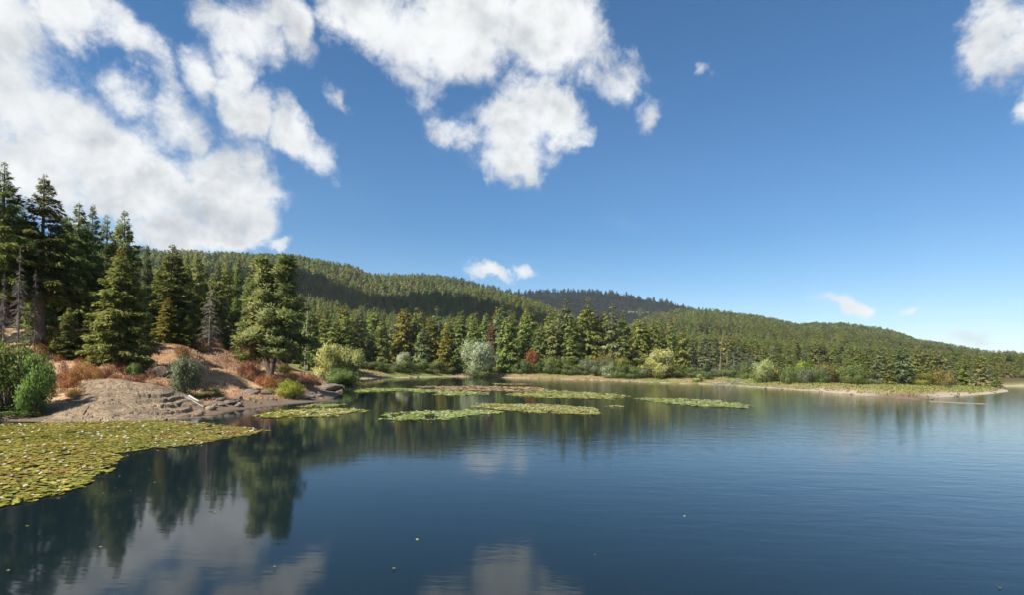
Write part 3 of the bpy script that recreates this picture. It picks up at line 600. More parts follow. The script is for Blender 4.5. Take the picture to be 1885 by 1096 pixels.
# ------------------------------------------------------------------ treeline along the far shore
def env(px):
    return np.interp(px, [480, 560, 620, 700, 760, 820, 880, 960, 1010, 1060, 1120, 1200, 1260, 1300, 1360, 1420, 1500, 1600, 1660, 1720, 1800, 1885, 2100], [545, 552, 560, 564, 566, 568, 566, 564, 566, 566, 574, 586, 600, 625, 640, 648, 652, 648, 645, 654, 664, 668, 668])
plant_later = []
HERO = [(600, 566, 175, 'MID', 'fir', 'fir above the left half of the big pale willow'), (632, 562, 178, 'CED', 'cedar', 'yellow-green cedar above the right half of the big pale willow'), (655, 570, 185, 'MID', 'fir_blue', 'fir right of the yellow-green cedar above the big willow'),
        (690, 562, 190, 'MID', 'fir', 'dark broad fir between the big willow and the small silver willow'), (705, 575, 186, 'MID', 'fir', 'lower fir right beside the dark broad fir'), (745, 568, 200, 'CED', 'cedar', 'olive cedar behind the small silver willow'), (768, 566, 205, 'MID', 'fir', 'fir behind and right of the small silver willow'),
        (795, 585, 192, 'CED', 'cedar', 'golden olive cedar midway between the two silver willows'), (822, 600, 190, 'CED', 'cedar', 'low golden cedar just left of the large silver willow'), (805, 562, 215, 'MID', 'fir_blue', 'pointed fir rising behind the golden cedars'), (850, 572, 212, 'MID', 'fir', 'fir behind the left side of the large silver willow'),
        (905, 590, 200, 'MID', 'rusty_needles', 'brownish thinning fir right of the large silver willow'), (937, 570, 197, 'MID', 'fir', 'full fir standing alone-looking right of the large silver willow'), (968, 575, 205, 'MID', 'fir', 'fir left of the broken pale snags'),
        (1012, 563, 225, 'MID', 'fir', 'fir tip just right of the broken pale snags'), (1043, 545, 205, 'MID', 'fir_blue', 'tall fir with a ragged top, left of the tallest treeline fir'), (1055, 575, 197, 'MID', 'fir', 'broad dark fir in front of the tallest treeline fir'), (1082, 545, 202, 'MID', 'fir', 'tallest broad fir of the far treeline'),
        (1105, 575, 203, 'MID', 'rusty_needles', 'greyish half-dead fir right of the tallest treeline fir'), (1127, 558, 200, 'MID', 'fir_blue', 'slender pointed fir right of the half-dead fir'), (1147, 572, 206, 'MID', 'fir', 'second slender fir, right of the slender pointed fir'), (1180, 577, 200, 'MID', 'fir', 'fir left behind the round silvery bush'),
        (1205, 590, 203, 'CED', 'fir', 'fir right above the round silvery bush'), (1235, 595, 196, 'MID', 'fir', 'dense fir right of the round silvery bush'), (1258, 597, 193, 'MID', 'fir', 'last tall fir before the thin grey wood'),
        (1592, 640, 150, 'MID', 'fir', 'fir at the left end of the fir clump on the grassy point'), (1620, 638, 146, 'MID', 'fir_blue', 'bluish fir in the clump on the grassy point'), (1662, 630, 148, 'MID', 'fir_blue', 'tallest fir of the clump on the grassy point'), (1690, 634, 150, 'MID', 'pine', 'rounded fir right of the tallest of the point clump'),
        (1640, 655, 140, 'MID', 'fir', 'low spreading fir in front of the point clump'), (1715, 650, 158, 'MID', 'fir', 'small fir at the right end of the point clump'), (1806, 650, 172, 'MID', 'pine', 'spreading pine near the tip of the grassy point'), (1772, 660, 168, 'MID', 'fir', 'dark fir left of the spreading pine on the grassy point'), (1748, 656, 164, 'MID', 'fir_blue', 'bluish fir between the point clump and the spreading pine'), (1836, 668, 178, 'MID', 'fir', 'small dark fir right of the spreading pine')]
for i, (px, top, Y, kd, mt, lab) in enumerate(HERO):
    me = CEDAR[i % 2] if kd == 'CED' else MID[i % 5]
    stand_tree(px, top, Y, lab, me, 18 if kd == 'CED' else 20, mt, rng.uniform(1.0, 1.25) * (1.2 if px > 1550 else 1.0), 'cedar_tree' if mt == 'cedar' else 'fir_tree', 'trees picked out along the far treeline')
for i in range(16):      # the far bank behind the inlet
    px = 1835 + 11 * i + rng.uniform(-4, 4); Y = rng.uniform(262, 292)
    stand_tree(px, rng.uniform(662, 676), Y, 'fir on the far bank behind the inlet at the right edge', MID[i % 5], 20, ('fir', 'fir_blue', 'pine')[i % 3], 1.5, group='firs on the far bank behind the inlet')
for i in range(7):
    px = 1300 + 16 * i; plant_later.append((px, rng.uniform(668, 684), rng.uniform(24, 38)))
SECT = [(480, 700, 'fir packed in the treeline behind the big pale willow'), (700, 900, 'fir packed in the treeline behind the two silver willows'), (900, 1120, 'fir packed in the treeline around the broken snags'), (1120, 1290, 'fir packed in the treeline behind the round silvery bush'),
        (1290, 1560, 'small fir in the thin wood behind the driftwood beach'), (1560, 1990, 'small fir in the hazy wood behind the grassy point')]
ntl = 0
while ntl < 190:
    px = rng.uniform(480, 1960); Y = rng.uniform(188, 330)
    if ntl < 30: px = rng.uniform(500, 660); Y = rng.uniform(104, 190)
    if px > 1300: Y = rng.uniform(165 if px < 1560 else 160, 330)
    u, v = uv_of(px, 690); x = u * Y
    if float(shore_dist(np.array([x]), np.array([Y]))[0]) < (6 if ntl < 30 else 14): continue
    row = min(max((Y - 180) / 150, 0), 1); top = env(px) + rng.uniform(-4, 26) * (1 if px < 1300 else 0.6) + (1 - row) * 14 * rng.random()
    h = EYE + uv_of(px, top)[1] * Y - z_at(x, Y)
    if not (5 if px > 1700 else 7) < h < 34: continue
    lab = [l for a, b, l in SECT if a <= px <= b] or [SECT[-1][2]]
    q = rng.random(); mt = 'fir' if q < .5 else 'fir_blue' if q < .72 else 'cedar' if q < .84 and 620 < px < 1000 else 'pine' if q < .975 else 'rusty_needles'
    if px > 1280 and px < 1400 and q < .6: mt = 'grey_shrub'
    look = {'fir': 'green', 'fir_blue': 'bluish green', 'cedar': 'golden olive', 'pine': 'yellow-green', 'rusty_needles': 'browned', 'grey_shrub': 'grey-green'}[mt]
    full = ('tall ' if h > 19 else 'short ' if h < 13 else '') + look + ' ' + lab[0].replace('small fir', 'fir').replace('packed ', '') + (', front row' if Y < 215 else '')
    stand_tree(px, top, Y, full, (CEDAR[ntl % 2] if mt == 'cedar' else MID[ntl % 5]), 18 if mt == 'cedar' else 20, mt, rng.uniform(0.95, 1.3) * (1.0 if h > 14 else 1.5), group=full); ntl += 1

# ------------------------------------------------------------------ forest on the hills (beyond counting)
def build_forest():
    far = []
    pc = bpy.data.collections.new('hill_tree_kinds')
    for i, (sd_, R, m) in enumerate(((61, 3.6, 'far_fir'), (62, 3.0, 'far_fir'), (63, 4.2, 'far_fir'), (64, 3.4, 'larch'), (65, 3.0, 'rusty_needles'))):
        t, c = conifer(sd_, 18, R, 0.04, 52, 4.2, 2.0, 1.25, stick=False)
        c.materials.append(M[m]); o = bpy.data.objects.new('hill_tree_%s' % 'abcde'[i], c); pc.objects.link(o); far.append(o)
    for i in range(4):       # fuller kinds for the foot of the hills
        c = MID[i][1].copy(); c.materials.append(M['far_fir']); o = bpy.data.objects.new('hill_tree_%s' % 'fghi'[i], c); pc.objects.link(o)
    g = np.random.default_rng(99)
    # screen-aware density: rows thin out with distance
    N = 85000
    Y = 330 * np.exp(g.random(N) * math.log(2750 / 330)); u = g.uniform(-1.15, 1.25, N); keep = g.random(N) < np.clip((Y / 900) ** 1.0, 0.25, 1)
    Y, u = Y[keep], u[keep]; X = u * Y; Z = terrain(X, Y)
    n3 = fbm(X / 60, Y / 60, 4, 31); H = g.uniform(0.5, 1.3, len(X)) * np.interp(u, [0.2, 0.4, 0.7, 0.9], [18, 15, 11, 9.5]) * np.where(Y > 700, np.interp(u, [0.4, 0.8], [1.1, 1.35]), 1.0)
    # drop what the nearer ground hides
    V = (ZZ - EYE) / YY; cm = np.maximum.accumulate(V, axis=0)
    iy = np.clip(np.searchsorted(Ys, Y * 0.985) - 1, 0, len(Ys) - 1); iu = np.clip(np.searchsorted(us, u), 0, len(us) - 1)
    vis = (Z + H - EYE) / Y > cm[iy, iu] - 0.002
    bare = (n3 > 0.60) & (g.random(len(X)) < 0.55)
    bare |= (u > 0.86) & (n3 > 0.38) & (g.random(len(X)) < 0.92) & (Y > 560)
    ok = vis & ~bare & (shore_dist(X, Y) > 40)
    X, Y, Z, H, n3 = X[ok], Y[ok], Z[ok], H[ok], n3[ok]
    idx = g.choice(5, len(X), p=(.37, .29, .21, .10, .03)); big = np.clip(Y / 900, 1, 1.35) * np.interp(X / Y, [0.3, 0.8], [1.0, 1.3])
    idx = np.where((Y < 800) & (idx < 3), 5 + g.integers(0, 4, len(X)), idx)
    me = bpy.data.meshes.new('forest_points'); me.vertices.add(len(X)); me.vertices.foreach_set('co', np.stack([X, Y, Z - 0.3], -1).astype(np.float32).ravel())
    for nm, ty, val in (('pick', 'INT', idx.astype(np.int32)), ('turn', 'FLOAT', g.uniform(0, 6.28, len(X)).astype(np.float32))):
        a = me.attributes.new(nm, ty, 'POINT'); a.data.foreach_set('value', val)
    a = me.attributes.new('size', 'FLOAT_VECTOR', 'POINT'); s = H / 18
    a.data.foreach_set('vector', np.stack([s * big * g.uniform(.9, 1.3, len(X)), s * big * g.uniform(.9, 1.3, len(X)), s], -1).astype(np.float32).ravel())
    me.update()
    ng = bpy.data.node_groups.new('scatter_forest', 'GeometryNodeTree')
    ng.interface.new_socket('Geometry', in_out='INPUT', socket_type='NodeSocketGeometry'); ng.interface.new_socket('Geometry', in_out='OUTPUT', socket_type='NodeSocketGeometry')
    T = NT(ng); gi = T.new('NodeGroupInput'); go = T.new('NodeGroupOutput'); ip = T.new('GeometryNodeInstanceOnPoints'); ci = T.new('GeometryNodeCollectionInfo')
    ci.inputs['Collection'].default_value = pc; ci.inputs['Separate Children'].default_value = True; ci.inputs['Reset Children'].default_value = True
    def na(nm, ty):
        n = T.new('GeometryNodeInputNamedAttribute', data_type=ty); n.inputs['Name'].default_value = nm; return n.outputs['Attribute']
    cx = T.new('ShaderNodeCombineXYZ'); T.l.new(na('turn', 'FLOAT'), cx.inputs[2])
    T.l.new(gi.outputs[0], ip.inputs['Points']); T.l.new(ci.outputs[0], ip.inputs['Instance']); ip.inputs['Pick Instance'].default_value = True
    T.l.new(na('pick', 'INT'), ip.inputs['Instance Index']); T.l.new(cx.outputs[0], ip.inputs['Rotation']); T.l.new(na('size', 'FLOAT_VECTOR'), ip.inputs['Scale'])
    T.l.new(ip.outputs[0], go.inputs[0])
    o = link('forest', me); md = o.modifiers.new('scatter', 'NODES'); md.node_group = ng
    tag(o, 'dense conifer forest covering the hills behind the lake', 'forest', kind='stuff')
    print('forest trees', len(X))
build_forest()

# ------------------------------------------------------------------ rock slab and rocks
def build_slab():
    crest = np.array([(30, 776, 36), (60, 770, 37), (100, 737, 38.5), (140, 711, 40), (165, 701, 41), (200, 697, 41), (250, 704, 41), (300, 714, 41.5), (340, 727, 42.5), (380, 744, 43.5), (420, 757, 44), (440, 764, 42)], float)
    cu_ = np.array([uv_of(a, b)[0] for a, b, _ in crest]); cz = np.array([EYE + uv_of(a, b)[1] * y for a, b, y in crest]); cy = crest[:, 2]
    uu = np.linspace(cu_[0], cu_[-1], 420); tt = np.linspace(-0.12, 1.35, 170); U, Tt = np.meshgrid(uu, tt)
    fx = np.array([G(a, b) for a, b in ((-20, 778), (60, 779), (200, 779), (300, 775), (400, 768), (425, 760), (480, 753))]); y0 = np.interp(U, fx[:, 0] / fx[:, 1], fx[:, 1])
    yc = np.interp(U, cu_, cy); zc = np.maximum(np.interp(U, cu_, cz), 0.02)
    Yg = y0 + (yc - y0) * Tt; Xg = U * Yg
    base = np.where(Tt < 1, np.sign(Tt) * np.abs(Tt) ** 0.75, 1 - (Tt - 1) ** 2 * 3.0)
    n = fbm(Xg * 0.35, Yg * 0.35, 5, 71); n2 = fbm(Xg * 1.3 + 3, Yg * 1.3, 4, 72)
    z = zc * base
    # bedding ledges that dip to the left, stronger low on the front
    q = (z + 0.10 * Xg * 0.35 + 0.5 * (n - 0.5)) / 0.30; st = np.floor(q); fr = q - st; led = (st + sstep(fr, 0.72, 0.99)) - q
    lowm = sstep(Tt, 0.02, 0.1) * (1 - sstep(Tt, 0.7, 1.0)); brk = sstep(fbm(Xg * 0.22 + 9, Yg * 0.22, 2, 73), 0.42, 0.58)
    z = z + led * 0.30 * 0.95 * lowm * (0.2 + 0.8 * brk) + (n - 0.5) * 0.35 * base + (n2 - 0.5) * 0.22 * sstep(Tt, 0, .1)
    ck = np.abs(fbm(Xg * 0.5 + 4, Yg * 0.9, 3, 74) - 0.5); z = z - 0.16 * (1 - sstep(ck, 0.0, 0.018)); ck2 = np.abs(fbm(Xg * 0.9 - 7, Yg * 1.6, 3, 75) - 0.5); z = z - 0.08 * (1 - sstep(ck2, 0.0, 0.02))
    edge = np.minimum(sstep(U, uu[0], uu[0] + 0.02), 1 - sstep(U, uu[-1] - 0.02, uu[-1])); z = z * edge - 0.25 * (1 - edge)
    z = np.where(Tt < 0, -0.3, z)
    m, k = z.shape; b = MB(); i, j = np.meshgrid(np.arange(m - 1), np.arange(k - 1), indexing='ij')
    b.add(np.stack([Xg, Yg, z], -1), np.stack([i * k + j, i * k + j + 1, (i + 1) * k + j + 1, (i + 1) * k + j], -1).reshape(-1, 4))
    tag(link('rock_slab', b.mesh('rock_slab', M['rock'])), 'broad low domed rock slab with ledges at the water edge, behind the lily pads', 'rock')
build_slab()
def rock_mesh(seed, n=3):
    import bmesh
    bm = bmesh.new(); bmesh.ops.create_icosphere(bm, subdivisions=n, radius=1.0); g = np.random.default_rng(seed)
    pl = unit(g.normal(0, 1, (11, 3))); dd = g.uniform(0.55, 0.95, 11)
    for v in bm.verts:
        c = np.array(v.co)
        for p_, d_ in zip(pl, dd):
            e = c @ p_ - d_
            if e > 0: c = c - p_ * e * 0.92
        c = c * (1 + 0.06 * (g.random() - 0.5)); v.co = c
    me = bpy.data.meshes.new('rock'); bm.to_mesh(me); bm.free(); return me
ROCKS = [rock_mesh(s) for s in range(81, 87)]
def rock(px, py, w, h, label, m, group, Y=None, seat=0.35, name='rock'):
    x, y = G(px, py) if Y is None else W(px, py, Y)[:2]; kk = y / FPX
    o = link(name, ROCKS[rng.integers(6)], None, M[m]); sx, sz = w * kk / 2, h * kk / 2
    o.location = (x, y + sx * 0.5, max(z_at(x, y), 0) + sz * (1 - 2 * seat)); o.scale = (sx, sx * rng.uniform(.7, 1.1), sz); o.rotation_euler = (rng.normal(0, .15), rng.normal(0, .15), rng.uniform(0, 6.28))
    tag(o, label, 'rock', group)
for (px, py, Y, w, h, lab) in ((262, 677, 47.5, 46, 26, 'dark mossy boulder at the left end of the outcrop under the slope'), (290, 680, 46.8, 44, 30, 'dark mossy boulder in the middle of the outcrop under the slope'), (316, 676, 47.5, 36, 26, 'dark mossy boulder behind the grey-green shrub'),
                              (275, 664, 49.5, 60, 18, 'flat dark rock on top of the outcrop under the slope'), (305, 664, 49.5, 44, 16, 'small flat rock capping the outcrop beside the grey-green shrub')):
    rock(px, py, w, h, lab, 'rock_dark', 'boulders of the dark outcrop', Y, 0.3, 'boulder')
for i in range(46):
    t = rng.random(); px = 372 + 250 * t; py = np.interp(px, [372, 425, 480, 540, 600, 628], [765, 755, 750, 743, 738, 728]) - rng.uniform(0, 7)
    w = rng.uniform(5, 18) * (1.3 if px < 470 else 0.8)
    rock(px, py, w, w * rng.uniform(.35, .7), 'grey shore rock at the waterline between the slab and the point', 'rock_grey' if rng.random() < .7 else 'rock', 'shore rocks between the slab and the point')
for (px, py, w, h, lab) in ((600, 724, 60, 16, 'long dark ledge at the tip of the dry point'), (570, 720, 46, 16, 'dark ledge on the dry point behind the lime bush'), (618, 718, 30, 12, 'small ledge at the very tip of the point'), (490, 738, 40, 13, 'undercut bank rock below the pine'), (450, 742, 50, 14, 'undercut bank rock below the dry slope')):
    rock(px, py, w, h, lab, 'rock_grey', 'ledges along the point', None, 0.3, 'rock_ledge')
for i in range(14):
    x, y = G(rng.uniform(90, 330), rng.uniform(748, 772))
    rock(rng.uniform(90, 340), rng.uniform(735, 774), rng.uniform(8, 30), rng.uniform(5, 10), 'broken stone lying on the front of the rock slab', 'rock', 'broken stones on the rock slab', rng.uniform(34.5, 36.5))
def log(pts, r, label, m='pale_dead', group=None, name='log'):
    P = np.array(pts, float); o0 = P[0].copy(); k = MB(); t = np.linspace(0, 1, 7)
    Q = np.stack([np.interp(t, np.linspace(0, 1, len(P)), P[:, i]) for i in range(3)], -1) - o0
    k.tube(Q, r * (1 - 0.45 * t), 7); o = link(name, k.mesh('log', M[m])); o.location = o0
    tag(o, label, 'log', group)
def gp(px, py, dz=0.12):
    x, y = G(px, py); return (x, y, max(z_at(x, y), 0) + dz)
def wp(px, py, Y): return W(px, py, Y)
log([wp(312, 721, 42.5), wp(352, 737, 41.8), wp(375, 751, 41)], 0.11, 'pale driftwood log lying down the right end of the rock slab', 'dead')
log([wp(348, 730, 42), wp(366, 740, 41.6)], 0.10, 'short bleached stub of driftwood beside the long pale log')
log([gp(548, 690 + 30), gp(610, 712 + 8)], 0.12, 'fallen grey trunk on the tip of the point', 'dead')
for i in range(46):
    px = rng.uniform(1308, 1388); py = rng.uniform(706, 713.5); x, y = G(px, py); 
    a = rng.normal(0, 0.5); l = rng.uniform(1.0, 3.5); z = max(z_at(x, y), 0) + rng.uniform(0.1, 1.5) * (1 - abs(px - 1350) / 60) 
    log([(x, y, z), (x + l * math.cos(a), y + l * math.sin(a) * .5, z + rng.normal(0, .25))], rng.uniform(0.06, 0.14), 'driftwood log in the heap on the far beach left of the small pale bush', ('dead', 'pale_dead')[i % 5 == 0], 'driftwood logs heaped on the far beach')
for i in range(9):
    px = rng.uniform(1160, 1185); py = rng.uniform(698, 704); x, y = G(px, py)
    rock(px, py, rng.uniform(6, 16), rng.uniform(6, 12), 'pinkish boulder on the far shore left of the round silvery bush', 'rock', 'boulders left of the round silvery bush', y, 0.3, 'boulder')

for i in range(60):
    px = rng.uniform(1200, 1840); py = np.interp(px, [1200, 1300, 1420, 1560, 1690, 1765, 1840], [705, 708.5, 716, 727, 738, 731, 724]) - rng.uniform(-0.6, 3)
    w = rng.uniform(2, 7); rock(px, py, w, w * rng.uniform(.3, .6), 'small stone on the sandy right shore', 'rock_grey' if i % 3 else 'rock_dark', 'small stones on the sandy right shore', None, 0.25, 'stone')
for i in range(34):
    px = rng.uniform(655, 1200); py = np.interp(px, [655, 700, 850, 1050, 1200], [699, 697.5, 694.5, 699.5, 705.5]) - rng.uniform(-0.4, 1.2)
    w = rng.uniform(2, 6); rock(px, py, w, w * rng.uniform(.3, .6), 'small stone at the waterline of the far shore', 'rock_grey' if i % 3 else 'rock_dark', 'small stones at the waterline of the far shore', None, 0.25, 'stone')

# ------------------------------------------------------------------ willows, bushes and brush
def plant(name, label, px, base, top, wpx, Y, me, H0, R0, m, group=None, bm='bark', cat='bush', parts=('branches', 'leaves')):
    x = W(px, base, Y)[0]; zb = max(z_at(x, Y), 0.0) - 0.05; h = max(EYE + uv_of(px, top)[1] * Y - zb, 0.4); r = wpx / 2 * Y / FPX
    return thing(name, label, cat, group, (x, Y, zb), [(parts[0], me[0], M[bm]), (parts[1], me[1], M[m])], rng.uniform(0, 6.28), (r / R0, r / R0, h / H0))
WIL = [bush(101, 3, 1.8, 9000, 0.18, 26, 0.65), bush(102, 3, 1.8, 9000, 0.18, 22, 0.6), bush(103, 3, 1.8, 9000, 0.17, 30, 0.5)]
SHB = [bush(111, 2, 1.4, 3600, 0.15, 12, 0.3, 0.5), bush(112, 2, 1.4, 3600, 0.15, 16, 0.3, 0.5), bush(113, 2, 1.4, 3000, 0.15, 10, 0.45, 0.5)]
LIM = bush(121, 2, 1.4, 5200, 0.16, 26, 0.7, 0.3)
plant('willow_bush', 'leafy green bush with pale tips at the left edge, beside the rock slab', 12, 768, 640, 104, 34.4, WIL[0], 3, 1.8, 'bank_willow')
plant('willow_bush', 'rounder green bush with pale tips against the left end of the rock slab', 62, 768, 664, 66, 34.2, WIL[1], 3, 1.8, 'bank_willow')
plant('shrub', 'low green shrub at the waterline below the left edge bushes', 22, 777, 748, 90, 33.8, SHB[0], 2, 1.4, 'shrub')
plant('shrub', 'grey-green upright shrub standing behind the driftwood log', 343, 727, 664, 60, 44, SHB[1], 2, 1.4, 'grey_shrub')
plant('shrub', 'dark green low shrub right of the grey-green shrub', 385, 745, 716, 60, 46, SHB[0], 2, 1.4, 'shrub')
plant('shrub', 'bright lime round bush at the water edge below the pine', 533, 744, 702, 56, 54, LIM, 2, 1.4, 'lime')
plant('shrub', 'small lime bush left of the round lime bush', 497, 738, 716, 26, 55, LIM, 2, 1.4, 'lime')
plant('shrub', 'tiny green tuft bush on the bank below the pine', 455, 745, 733, 20, 52.5, SHB[2], 2, 1.4, 'lime')
plant('shrub', 'small bright green shrub left of the dark mossy boulders', 245, 690, 672, 28, 46, SHB[1], 2, 1.4, 'shrub')
plant('shrub', 'yellow-green shrub right behind the pine trunks', 520, 712, 674, 34, 66, SHB[2], 2, 1.4, 'yellow')
plant('willow_tree', 'big pale willow, left half of the clump past the dry point', 606, 716, 640, 62, 95, WIL[0], 3, 1.8, 'willow', 'silvery willows along the shore', cat='tree')
plant('willow_tree', 'big pale willow, right half of the clump past the dry point', 645, 713, 645, 56, 97, WIL[2], 3, 1.8, 'willow', 'silvery willows along the shore', cat='tree')
plant('willow_bush', 'dark green bush at the foot of the big pale willow', 625, 716, 682, 62, 91, WIL[1], 3, 1.8, 'shrub')
plant('willow_tree', 'small silver willow alone on the far shore', 743, 694, 653, 30, 170, WIL[1], 3, 1.8, 'silver', 'silvery willows along the shore', cat='tree')
plant('willow_tree', 'large round silver willow on the far shore', 878, 693, 632, 72, 184, WIL[2], 3, 1.8, 'silver', 'silvery willows along the shore', cat='tree')
plant('willow_bush', 'small silver bush low on the far shore right of the middle', 1125, 701, 674, 38, 182, WIL[0], 3, 1.8, 'silver', 'silvery willows along the shore')
plant('willow_tree', 'round pale willow on the far shore, near the boulders', 1220, 704, 650, 70, 171.5, WIL[1], 3, 1.8, 'willow', 'silvery willows along the shore', cat='tree')
plant('willow_bush', 'small pale round bush right of the driftwood heap', 1407, 712, 666, 46, 149, WIL[2], 3, 1.8, 'willow', 'silvery willows along the shore')
plant('shrub', 'yellow-green bush behind the grassy shore, left of a pair', 1485, 708, 668, 48, 150, SHB[0], 2, 1.4, 'lime'); plant('shrub', 'yellow-green bush behind the grassy shore, right of a pair', 1515, 708, 672, 46, 152, SHB[1], 2, 1.4, 'yellow')
plant('shrub', 'dull green bush between the small pale bush and the yellow-green pair', 1450, 710, 680, 44, 146, SHB[2], 2, 1.4, 'shrub')
plant('shrub', 'tall grassy green bush on the shore left of the driftwood heap', 1285, 708, 690, 26, 163, SHB[0], 2, 1.4, 'willow')
plant('shrub', 'dark green bush at the foot of the large round silver willow', 892, 692, 672, 44, 179, SHB[0], 2, 1.4, 'shrub')
for i, (px, t, w) in enumerate(plant_later):
    plant('shrub', 'dense green bush at the wood edge behind the driftwood heap', px, 705, t, w, 181, SHB[i % 3], 2, 1.4, ('shrub', 'grey_shrub')[i % 2], 'bushes at the wood edge behind the driftwood heap')
nb_ = 0
for px in np.arange(655, 1300, 6.5):       # the low hedge of bushes along the far shore
    py0 = np.interp(px, [655, 850, 1050, 1200, 1300], [697, 694, 699, 705, 708]); y0 = G(px, py0)[1]
    Y = y0 + rng.uniform(6, 17); dense = 960 < px < 1150
    if not dense and rng.random() < 0.15: continue
    q = rng.random(); m = 'shrub' if q < .72 else 'grey_shrub' if q < .88 else 'yellow' if q < .97 else 'orange'
    where = 'left of the small silver willow' if px < 735 else 'between the two silver willows' if px < 880 else 'between the large silver willow and the snags' if px < 995 else 'below the tallest far firs' if px < 1110 else 'near the small silver bush' if px < 1200 else 'right of the round pale willow'
    hl = {'shrub': 'leafy green', 'grey_shrub': 'grey-green', 'yellow': 'yellowing', 'orange': 'tawny'}[m] + ' bush in the far shore hedge, ' + where
    plant('shrub', hl, px, py0, py0 - rng.uniform(16, 30) - (10 if dense else 0), rng.uniform(30, 52), Y, SHB[nb_ % 3], 2, 1.4, m, hl); nb_ += 1
for (px, t, w, m, lab) in ((968, 676, 22, 'rust', 'rust-red bush on the far shore right of the large silver willow'), (1100, 655, 34, 'yellow', 'tall yellow-green bush left of the small silver bush'), (1120, 650, 34, 'yellow', 'tall yellow-green bush above the small silver bush'), (980, 650, 34, 'orange', 'tawny bush below the broken snags'), (1090, 660, 28, 'orange', 'tawny bush left of the tall yellow-green bushes')):
    plant('shrub', lab, px, 692, t, w, 197, SHB[1], 2, 1.4, m)
for i in range(80):
    px = rng.uniform(1300, 1990); Y = rng.uniform(140, 175) if px < 1560 else rng.uniform(125, 180) if px < 1800 else rng.uniform(258, 300); x = W(px, 700, Y)[0]
    if float(shore_dist(np.array([x]), np.array([Y]))[0]) < 9: continue
    q = rng.random(); m = 'shrub' if q < .55 else 'grey_shrub' if q < .82 else 'yellow' if q < .97 else 'rust'
    u, v = uv_of(px, 690); topy = 690 - rng.uniform(4, 16) + (px - 1300) * 0.012
    hl = {'shrub': 'low green', 'grey_shrub': 'low grey-green', 'yellow': 'low yellowing', 'rust': 'low rusty'}[m] + ' bush behind the right shore, ' + ('near the driftwood heap' if px < 1440 else 'by the yellow-green pair' if px < 1570 else 'at the foot of the point clump' if px < 1730 else 'out towards the tip of the point')
    plant('shrub', hl, px, 700, topy, rng.uniform(24, 44), Y, SHB[i % 3], 2, 1.4, m, hl)
BR = [brush(131), brush(132, 1.1, 0.9, 480), brush(133, 0.8, 1.0, 420)]
def brush_at(px, py, Y, w, h, m, label, group):
    x = W(px, py, Y)[0]; s = w / 2 * Y / FPX; me = BR[rng.integers(3)]
    thing('dry_brush', label, 'brush', group, (x, Y, z_at(x, Y) - 0.03), [('stalks', me[0], M[m]), ('leaves', me[1], M[m])], rng.uniform(0, 6.28), (s, s, h * Y / FPX))
ZONES = [((62, 150), (37.2, 42.5), 34, 'orange', 'orange-brown brush between the left bush and the rock slab', 'orange-brown brush by the left end of the slab'), ((60, 130), (50, 62), 50, 'rust', 'rust-red brush under the tallest fir', 'rust-red brush under the tallest fir'), ((70, 235), (42, 50), 55, 'orange', 'orange-brown brush above the rock slab', 'orange-brown brush above the rock slab'), ((180, 330), (43, 47), 24, 'rust', 'russet brush between the rock slab and the dark boulders', 'russet brush behind the rock slab'),
         ((240, 400), (61, 66), 20, 'rust', 'rust-red brush along the crest of the dry slope', 'rust-red brush along the slope crest'), ((440, 520), (56, 62), 30, 'rust', 'russet brush around the foot of the pine', 'russet brush round the pine'), ((520, 600), (64, 76), 46, 'rust', 'rust-brown brush on the dry point right of the pine', 'rust-brown brush on the dry point'), ((430, 470), (64, 68), 10, 'rust', 'russet brush left of the pine crown', 'russet brush left of the pine'), ((325, 360), (50, 54), 6, 'rust', 'tall russet brush behind the grey-green shrub', 'russet brush behind the grey-green shrub')]
for (xr, yr, n, m, lab, grp) in ZONES:
    for i in range(n):
        px = rng.uniform(*xr); Y = rng.uniform(*yr); x = W(px, 700, Y)[0]
        if float(shore_dist(np.array([x]), np.array([Y]))[0]) < 3.5: continue
        brush_at(px, 700, Y, rng.uniform(14, 30), rng.uniform(10, 22), m if rng.random() < .8 else ('orange', 'rust')[m == 'orange'], lab, grp)

# ------------------------------------------------------------------ grass (beyond counting)
def grass(name, label, n, xr, yr, m, hh, cond, seed, ww=0.05):
    g = np.random.default_rng(seed); px = g.uniform(*xr, n); Y = g.uniform(yr[0] ** .5, yr[1] ** .5, n) ** 2
    u = np.array([(p - CX) / FPX for p in px]); X = u * Y; s = shore_dist(X, Y); cl_ = fbm(X / 3, Y / 3, 3, seed); ok = cond(X, Y, s, cl_, g)
    X, Y = X[ok], Y[ok]; Z = terrain(X, Y); k = 7; P = np.repeat(np.stack([X, Y, Z - 0.03], -1), k, 0); m_ = len(P)
    P[:, :2] += g.normal(0, 0.16, (m_, 2)) * np.repeat(np.clip(Y / 60, 1, 3), k)[:, None]; D = unit(np.stack([g.normal(0, .45, m_), g.normal(0, .45, m_), np.ones(m_)], -1)); S = unit(np.cross(D, g.normal(0, 1, (m_, 3))))
    sc = np.repeat(np.clip(Y / 60, 0.8, 2.2), k)
    b = MB(); b.kites(P, D, S, g.uniform(.5, 1.2, m_) * hh, ww * sc * g.uniform(.6, 1.4, m_), g.random(m_), 0.15, out=np.tile([[0, -0.3, 0.95]], (m_, 1)), soft=0.75)
    tag(link(name, b.mesh(name, M[m])), label, 'grass', kind='stuff')
grass('dry_grass', 'tan dry grass covering the slope of the left bank', 26000, (60, 620), (42, 84), 'drygrass', 0.30, lambda X, Y, s, c, g: (s > 2.5) & (c > 0.36) & (g.random(len(X)) < .8), 201)
grass('shore_grass', 'green and straw-coloured grass along the far shore and right point', 16000, (640, 1980), (90, 215), 'greengrass', 0.55, lambda X, Y, s, c, g: (s > np.where(X > 70, 2.0, 1.0)) & (s < 26) & (g.random(len(X)) < .9), 202, 0.07)

